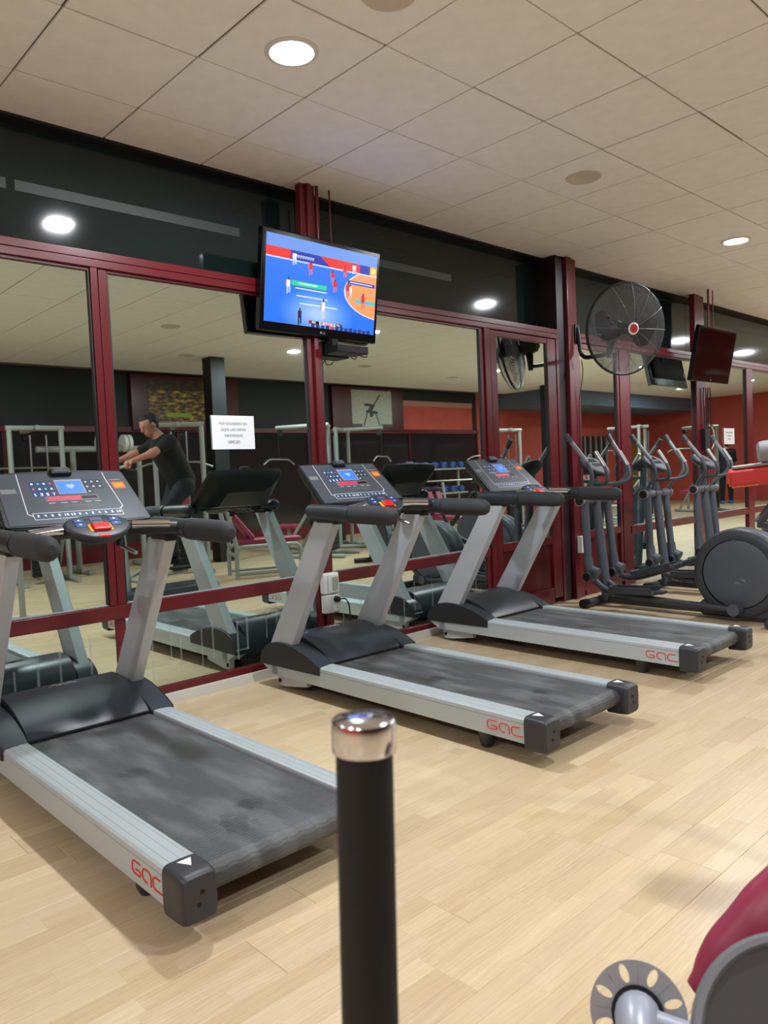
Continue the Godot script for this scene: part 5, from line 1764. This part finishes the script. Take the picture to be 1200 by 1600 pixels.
	for y in [0.75, 1.3]:
		put("shelf", bx(Vector3(0, y, 0.0), Vector3(2.2, 0.04, 0.3), 0.005), mg, dr)
	var d0: Node3D = null
	for y in [0.77, 1.32]:
		for i in 7:
			var at := Vector3(11.2 - 0.9 + i * 0.3, y + 0.075, 7.9)
			var lab := "%s blue dumbbell along the %s shelf of the mirrored rack" % [["first", "second", "third", "fourth", "fifth", "sixth", "last"][i], "upper" if y > 1.0 else "lower"]
			if d0 == null:
				d0 = thing("dumbbell", lab, "dumbbell", at, 0.0, "blue dumbbells on the rack")
				put("bar", pipe([Vector3(0, 0, -0.08), Vector3(0, 0, 0.08)], 0.016, 8), mats.steel, d0)
				for s in [-1.0, 1.0]:
					put("head", pipe([Vector3(0, 0, 0.07 * s), Vector3(0, 0, 0.15 * s)], 0.072, 12), mats.dumbbell_blue, d0)
			else:
				copy_of(d0, lab, at)
	# spinning bike
	var sb := thing("spin_bike", "black exercise bike with a solid flywheel mirrored under the middle console", "exercise bike", Vector3(5.7, 0, 3.7), 0.5, "exercise bikes across the room")
	put("flywheel", pipe([Vector3(-0.03, 0.36, -0.35), Vector3(0.03, 0.36, -0.35)], 0.27, 28), mats.trainer_dark, sb)
	put("frame", pipe(round_path([Vector3(0, 0.08, -0.62), Vector3(0, 0.95, -0.38), Vector3(0, 0.38, 0.05), Vector3(0, 0.08, 0.5)], 0.08, 4), 0.035, 10), mats.black_plastic, sb)
	put("seat_post", pipe([Vector3(0, 0.4, 0.06), Vector3(0, 0.95, 0.28)], 0.028, 10), mats.black_plastic, sb)
	put("saddle", bx(Vector3(0, 0.98, 0.30), Vector3(0.17, 0.06, 0.27), 0.025), mats.black_rubber, sb)
	put("handlebar", pipe(round_path([Vector3(-0.22, 1.08, -0.55), Vector3(-0.22, 1.05, -0.38), Vector3(0.22, 1.05, -0.38), Vector3(0.22, 1.08, -0.55)], 0.06, 4), 0.018, 10), mats.black_rubber, sb)
	put("stem", pipe([Vector3(0, 0.9, -0.39), Vector3(0, 1.06, -0.38)], 0.025, 10), mats.black_plastic, sb)
	for z in [-0.62, 0.5]:
		put("stabiliser", pipe([Vector3(-0.25, 0.04, z), Vector3(0.25, 0.04, z)], 0.035, 10), mats.black_plastic, sb)
	copy_of(sb, "black exercise bike mirrored under the farthest console", Vector3(7.3, 0, 3.8), -0.4)


# ---------------------------------------------------------------- people
func blob(bones: Array, cell: float, k := 60.0) -> Geo:
	# smooth union of tapered capsules, meshed as surface nets
	var lo := Vector3(1e9, 1e9, 1e9)
	var hi := -lo
	for b in bones:
		for e in [0, 1]:
			var r: float = b[2 + e] + cell * 3.0
			lo = lo.min(b[e] - Vector3.ONE * r)
			hi = hi.max(b[e] + Vector3.ONE * r)
	var nx := int((hi.x - lo.x) / cell) + 2
	var ny := int((hi.y - lo.y) / cell) + 2
	var nz := int((hi.z - lo.z) / cell) + 2
	var f := PackedFloat32Array()
	f.resize(nx * ny * nz)
	for b in bones:
		var a: Vector3 = b[0]
		var d: Vector3 = b[1] - a
		var dd := maxf(d.length_squared(), 1e-9)
		var ra: float = b[2]
		var rb: float = b[3]
		var m := maxf(ra, rb) + cell * 2.0 + 0.03
		var p0 := (a.min(b[1]) - Vector3.ONE * m - lo) / cell
		var p1 := (a.max(b[1]) + Vector3.ONE * m - lo) / cell
		for z in range(maxi(0, int(p0.z)), mini(nz, int(p1.z) + 1)):
			for y in range(maxi(0, int(p0.y)), mini(ny, int(p1.y) + 1)):
				for x in range(maxi(0, int(p0.x)), mini(nx, int(p1.x) + 1)):
					var p := lo + Vector3(x, y, z) * cell
					var t := clampf((p - a).dot(d) / dd, 0.0, 1.0)
					var dist := (p - a - d * t).length() - lerpf(ra, rb, t)
					f[(z * ny + y) * nx + x] += exp(-k * dist)
	var sdf := func(i: int) -> float: return -log(maxf(f[i], 1e-12)) / k
	var index := {}
	var pts := PackedVector3Array()
	var sx := 1
	var sy := nx
	var sz := nx * ny
	for z in nz - 1:
		for y in ny - 1:
			for x in nx - 1:
				var i := (z * ny + y) * nx + x
				var mask := 0
				for c in 8:
					if f[i + (c & 1) * sx + ((c >> 1) & 1) * sy + (c >> 2) * sz] > 1.0:
						mask |= 1 << c
				if mask == 0 or mask == 255:
					continue
				var sum := Vector3.ZERO
				var n := 0
				for e in [[0, 1], [2, 3], [4, 5], [6, 7], [0, 2], [1, 3], [4, 6], [5, 7], [0, 4], [1, 5], [2, 6], [3, 7]]:
					var ca: int = e[0]
					var cb: int = e[1]
					if ((mask >> ca) & 1) != ((mask >> cb) & 1):
						var va: float = sdf.call(i + (ca & 1) * sx + ((ca >> 1) & 1) * sy + (ca >> 2) * sz)
						var vb: float = sdf.call(i + (cb & 1) * sx + ((cb >> 1) & 1) * sy + (cb >> 2) * sz)
						var pa := Vector3(ca & 1, (ca >> 1) & 1, ca >> 2)
						var pb := Vector3(cb & 1, (cb >> 1) & 1, cb >> 2)
						sum += pa.lerp(pb, va / (va - vb))
						n += 1
				index[i] = pts.size()
				pts.append(lo + (Vector3(x, y, z) + sum / n) * cell)
	var nrm := PackedVector3Array()
	nrm.resize(pts.size())
	var quads: Array = []
	for i in index:
		for ax in [[sx, sy, sz], [sy, sz, sx], [sz, sx, sy]]:
			var u: int = ax[0]
			if (f[i] > 1.0) == (f[i + u] > 1.0):
				continue
			var j: int = i - ax[1]
			var l: int = i - ax[2]
			var q: int = i - ax[1] - ax[2]
			if not (index.has(j) and index.has(l) and index.has(q)):
				continue
			var va: int = index[i]; var vb: int = index[j]; var vc: int = index[q]; var vd: int = index[l]
			var nn := (pts[vc] - pts[va]).cross(pts[vd] - pts[vb])
			var out := Vector3(1, 0, 0) if u == sx else Vector3(0, 1, 0) if u == sy else Vector3(0, 0, 1)
			if f[i] <= 1.0:
				out = -out
			if nn.dot(out) < 0.0:
				nn = -nn
			for v in [va, vb, vc, vd]:
				nrm[v] += nn
			quads.append([va, vb, vc, vd])
	for i in nrm.size():
		nrm[i] = nrm[i].normalized()
	var g := Geo.new()
	for q in quads:
		g.quad(pts[q[0]], pts[q[1]], pts[q[2]], pts[q[3]], nrm[q[0]], nrm[q[1]], nrm[q[2]], nrm[q[3]])
	return g


func add_geo(a: Geo, b: Geo) -> void:
	a.v.append_array(b.v)
	a.n.append_array(b.n)
	a.uv.append_array(b.uv)


func head_bones(c: Vector3, fwd: Vector3, up: Vector3) -> Array:
	# c is the middle of the skull; about 23 cm from chin to crown
	var side := fwd.cross(up).normalized()
	var P := func(f: float, u: float, s: float) -> Vector3: return c + fwd * f + up * u + side * s
	return [
		[P.call(-0.03, 0.03, 0), P.call(0.025, 0.035, 0), 0.079, 0.072],
		[P.call(0.035, -0.01, 0), P.call(0.045, -0.075, 0), 0.060, 0.042],
		[P.call(0.05, -0.095, 0), P.call(0.045, -0.09, 0), 0.026, 0.03],
		[P.call(0.093, 0.01, 0), P.call(0.112, -0.028, 0), 0.009, 0.014],
		[P.call(0.085, 0.022, 0.025), P.call(0.085, 0.022, -0.025), 0.016, 0.016],
		[P.call(0.078, -0.062, 0.016), P.call(0.078, -0.062, -0.016), 0.013, 0.013],
		[P.call(-0.005, 0.012, 0.074), P.call(-0.012, -0.026, 0.076), 0.014, 0.010],
		[P.call(-0.005, 0.012, -0.074), P.call(-0.012, -0.026, -0.076), 0.014, 0.010],
	]


func hand_bones(w: Vector3, dir: Vector3, down: Vector3, thumb: Vector3) -> Array:
	# a palm with four curled fingers and a thumb, closing around a bar below it
	var out: Array = [[w, w + dir * 0.055, 0.024, 0.028]]
	for i in 4:
		var o := thumb * (0.030 - i * 0.02)
		var k := w + dir * (0.085 - 0.006 * absf(i - 1.3)) + o
		var l: float = [0.030, 0.034, 0.032, 0.025][i]
		out.append([w + dir * 0.05 + o * 0.9, k, 0.010, 0.0095])
		out.append([k, k + (dir * 0.5 + down).normalized() * l, 0.0095, 0.009])
		out.append([k + (dir * 0.5 + down).normalized() * l, k + (dir * 0.5 + down).normalized() * l + (down - dir * 0.7).normalized() * l * 0.8, 0.009, 0.008])
	var tb := w + dir * 0.02 + thumb * 0.03
	out.append([tb, tb + (dir + thumb * 0.8 + down * 0.5).normalized() * 0.04, 0.012, 0.011])
	out.append([tb + (dir + thumb * 0.8 + down * 0.5).normalized() * 0.04, tb + (dir + thumb * 0.2 + down * 1.2).normalized() * 0.07, 0.0105, 0.009])
	return out


func figure(t: Node3D, j: Dictionary, top: Material, legs: Material, shoe: Material, sleeves: float) -> void:
	# j: joints in the thing's own frame
	var body: Array = [
		[j.pelvis, j.waist, 0.140, 0.135], [j.waist, j.chest, 0.138, 0.155], [j.chest, j.neck, 0.12, 0.060], [j.neck, j.head + (j.neck - j.head) * 0.2, 0.055, 0.052],
		[j.sh_l, j.sh_r, 0.068, 0.068], [j.hip_l, j.hip_r, 0.095, 0.095],
	]
	var shirt: Array = [
		[j.pelvis, j.waist, 0.160, 0.152], [j.waist, j.chest, 0.155, 0.172], [j.chest, j.chest.lerp(j.neck, 0.7), 0.135, 0.088], [j.sh_l, j.sh_r, 0.080, 0.080],
	]
	var pants: Array = [[j.pelvis, j.pelvis.lerp(j.waist, 0.6), 0.136, 0.124], [j.hip_l, j.hip_r, 0.107, 0.107]]
	for s in ["_l", "_r"]:
		body.append([j["sh" + s], j["el" + s], 0.052, 0.040])
		body.append([j["el" + s], j["wr" + s], 0.041, 0.027])
		body.append([j["hip" + s], j["kn" + s], 0.086, 0.057])
		body.append([j["kn" + s], j["an" + s], 0.056, 0.038])
		shirt.append([j["sh" + s], j["sh" + s].lerp(j["el" + s], sleeves), 0.070, 0.056])
		pants.append([j["hip" + s], j["kn" + s], 0.104, 0.076])
		pants.append([j["kn" + s], j["an" + s], 0.076, 0.058])
	var g := blob(body, 0.014)
	add_geo(g, blob(head_bones(j.head, j.fwd, j.up), 0.006, 140.0))
	for s in ["_l", "_r"]:
		var dir: Vector3 = (j["wr" + s] - j["el" + s]).normalized()
		var dn := Vector3.DOWN
		dn = (dn - dir * dn.dot(dir)).normalized()
		var side := dir.cross(dn) * (1.0 if s == "_l" else -1.0)
		add_geo(g, blob(hand_bones(j["wr" + s], dir, dn, side), 0.004, 260.0))
	put("body", g, mats.skin, t)
	put("shirt", blob(shirt, 0.014), top, t)
	put("trousers", blob(pants, 0.014), legs, t)
	var hair: Array = []
	var side2: Vector3 = j.fwd.cross(j.up).normalized()
	hair.append([j.head - j.fwd * 0.040 + j.up * 0.052, j.head + j.fwd * 0.025 + j.up * 0.066, 0.082, 0.060])
	hair.append([j.head - j.fwd * 0.062 + j.up * 0.01, j.head - j.fwd * 0.055 - j.up * 0.04, 0.062, 0.045])
	for s in [-1.0, 1.0]:
		hair.append([j.head - j.fwd * 0.03 + j.up * 0.03 + side2 * 0.045 * s, j.head + j.fwd * 0.005 + j.up * 0.03 + side2 * 0.05 * s, 0.042, 0.03])
	put("hair", blob(hair, 0.007, 120.0), mats.hair, t)
	for s in ["_l", "_r"]:
		var a: Vector3 = j["an" + s]
		var fw: Vector3 = j.toe
		put("shoe", blob([[a + Vector3(0, -0.03, 0), a + Vector3(0, -0.055, 0) - fw * 0.03, 0.048, 0.042], [a + Vector3(0, -0.06, 0), a + Vector3(0, -0.068, 0) + fw * 0.16, 0.042, 0.034]], 0.009, 110.0), shoe, t)


func build_people() -> void:
	# a man in black leaning forward on a stepper; the picture shows him in the mirror
	var st := thing("stepper", "grey stepping machine that the leaning person stands on", "gym machine", Vector3(2.78, 0, 4.02))
	put("base", span(Vector3(-0.62, 0.0, -0.22), Vector3(0.5, 0.10, 0.22), 0.02), mats.trainer_dark, st)
	put("mast", pipe([Vector3(-0.50, 0.08, 0), Vector3(-0.56, 1.30, 0)], 0.04, 12), mats.machine_grey, st)
	put("handlebar", pipe(round_path([Vector3(-0.56, 1.30, 0), Vector3(-0.56, 1.43, -0.05), Vector3(-0.55, 1.445, -0.28)], 0.05, 4), 0.017, 10), mats.machine_grey, st)
	put("handlebar", pipe(round_path([Vector3(-0.56, 1.30, 0), Vector3(-0.56, 1.43, 0.05), Vector3(-0.55, 1.445, 0.28)], 0.05, 4), 0.017, 10), mats.machine_grey, st)
	for s in [[-0.13, 0.30, 0.03], [0.13, 0.42, -0.12]]:
		put("pedal_arm", pipe([Vector3(-0.45, 0.22, s[0]), Vector3(0.12 + s[2], s[1] - 0.03, s[0])], 0.022, 10), mats.machine_grey, st)
		put("pedal", bx(Vector3(0.08 + s[2], s[1], s[0]), Vector3(0.34, 0.03, 0.15), 0.008), mats.black_rubber, st)
	put("pedal_pivot", pipe([Vector3(-0.45, 0.22, -0.2), Vector3(-0.45, 0.22, 0.2)], 0.03, 10), mats.machine_grey, st)
	var p := thing("person", "person in black T-shirt and trousers leaning forward onto handles", "person", Vector3(2.78, 0.30, 4.02))
	var y := 0.30
	var j := {
		"pelvis": Vector3(0.20, 1.27 - y, 0), "waist": Vector3(0.14, 1.40 - y, 0), "chest": Vector3(0.04, 1.60 - y, 0), "neck": Vector3(-0.05, 1.765 - y, 0), "head": Vector3(-0.145, 1.895 - y, 0.0),
		"fwd": Vector3(-0.90, -0.42, -0.08).normalized(), "up": Vector3(-0.42, 0.90, 0.0).normalized(), "toe": Vector3(-1, 0, 0),
		"sh_l": Vector3(0.0, 1.70 - y, 0.165), "sh_r": Vector3(0.0, 1.70 - y, -0.165), "el_l": Vector3(-0.25, 1.575 - y, 0.25), "el_r": Vector3(-0.25, 1.575 - y, -0.25),
		"wr_l": Vector3(-0.48, 1.495 - y, 0.245), "wr_r": Vector3(-0.48, 1.495 - y, -0.245),
		"hip_l": Vector3(0.19, 1.20 - y, 0.09), "hip_r": Vector3(0.19, 1.20 - y, -0.09), "kn_l": Vector3(0.0, 0.82 - y, 0.12), "kn_r": Vector3(-0.10, 0.90 - y, -0.12),
		"an_l": Vector3(0.14, 0.42 - y, 0.13), "an_r": Vector3(0.0, 0.54 - y, -0.13),
	}
	var up: Vector3 = j.up
	up = (up - j.fwd * up.dot(j.fwd)).normalized()
	j.up = up
	figure(p, j, mats.black_cloth, mats.dark_cloth, mats.black_rubber, 0.62)
	# someone farther off, standing with the back turned
	var q := thing("person", "person in dark clothes and blue shoes standing far back in the mirror", "person", Vector3(20.3, 0.0, 5.15))
	var k := {
		"pelvis": Vector3(0, 0.98, 0), "waist": Vector3(0, 1.12, 0), "chest": Vector3(0, 1.34, 0), "neck": Vector3(0, 1.52, 0), "head": Vector3(0.02, 1.665, 0),
		"fwd": Vector3(0.8, -0.1, 0.59).normalized(), "up": Vector3.UP, "toe": Vector3(0.8, 0, 0.6).normalized(),
		"sh_l": Vector3(0.11, 1.45, -0.14), "sh_r": Vector3(-0.11, 1.45, 0.14), "el_l": Vector3(0.22, 1.18, -0.16), "el_r": Vector3(-0.08, 1.18, 0.24),
		"wr_l": Vector3(0.38, 1.10, -0.04), "wr_r": Vector3(0.10, 1.08, 0.36),
		"hip_l": Vector3(0.06, 0.92, -0.08), "hip_r": Vector3(-0.06, 0.92, 0.08), "kn_l": Vector3(0.07, 0.50, -0.08), "kn_r": Vector3(-0.05, 0.50, 0.10),
		"an_l": Vector3(0.07, 0.105, -0.09), "an_r": Vector3(-0.06, 0.105, 0.10),
	}
	var u2: Vector3 = k.up
	k.up = (u2 - k.fwd * u2.dot(k.fwd)).normalized()
	figure(q, k, mats.dark_cloth, mats.black_cloth, mats.shoe_blue, 0.95)
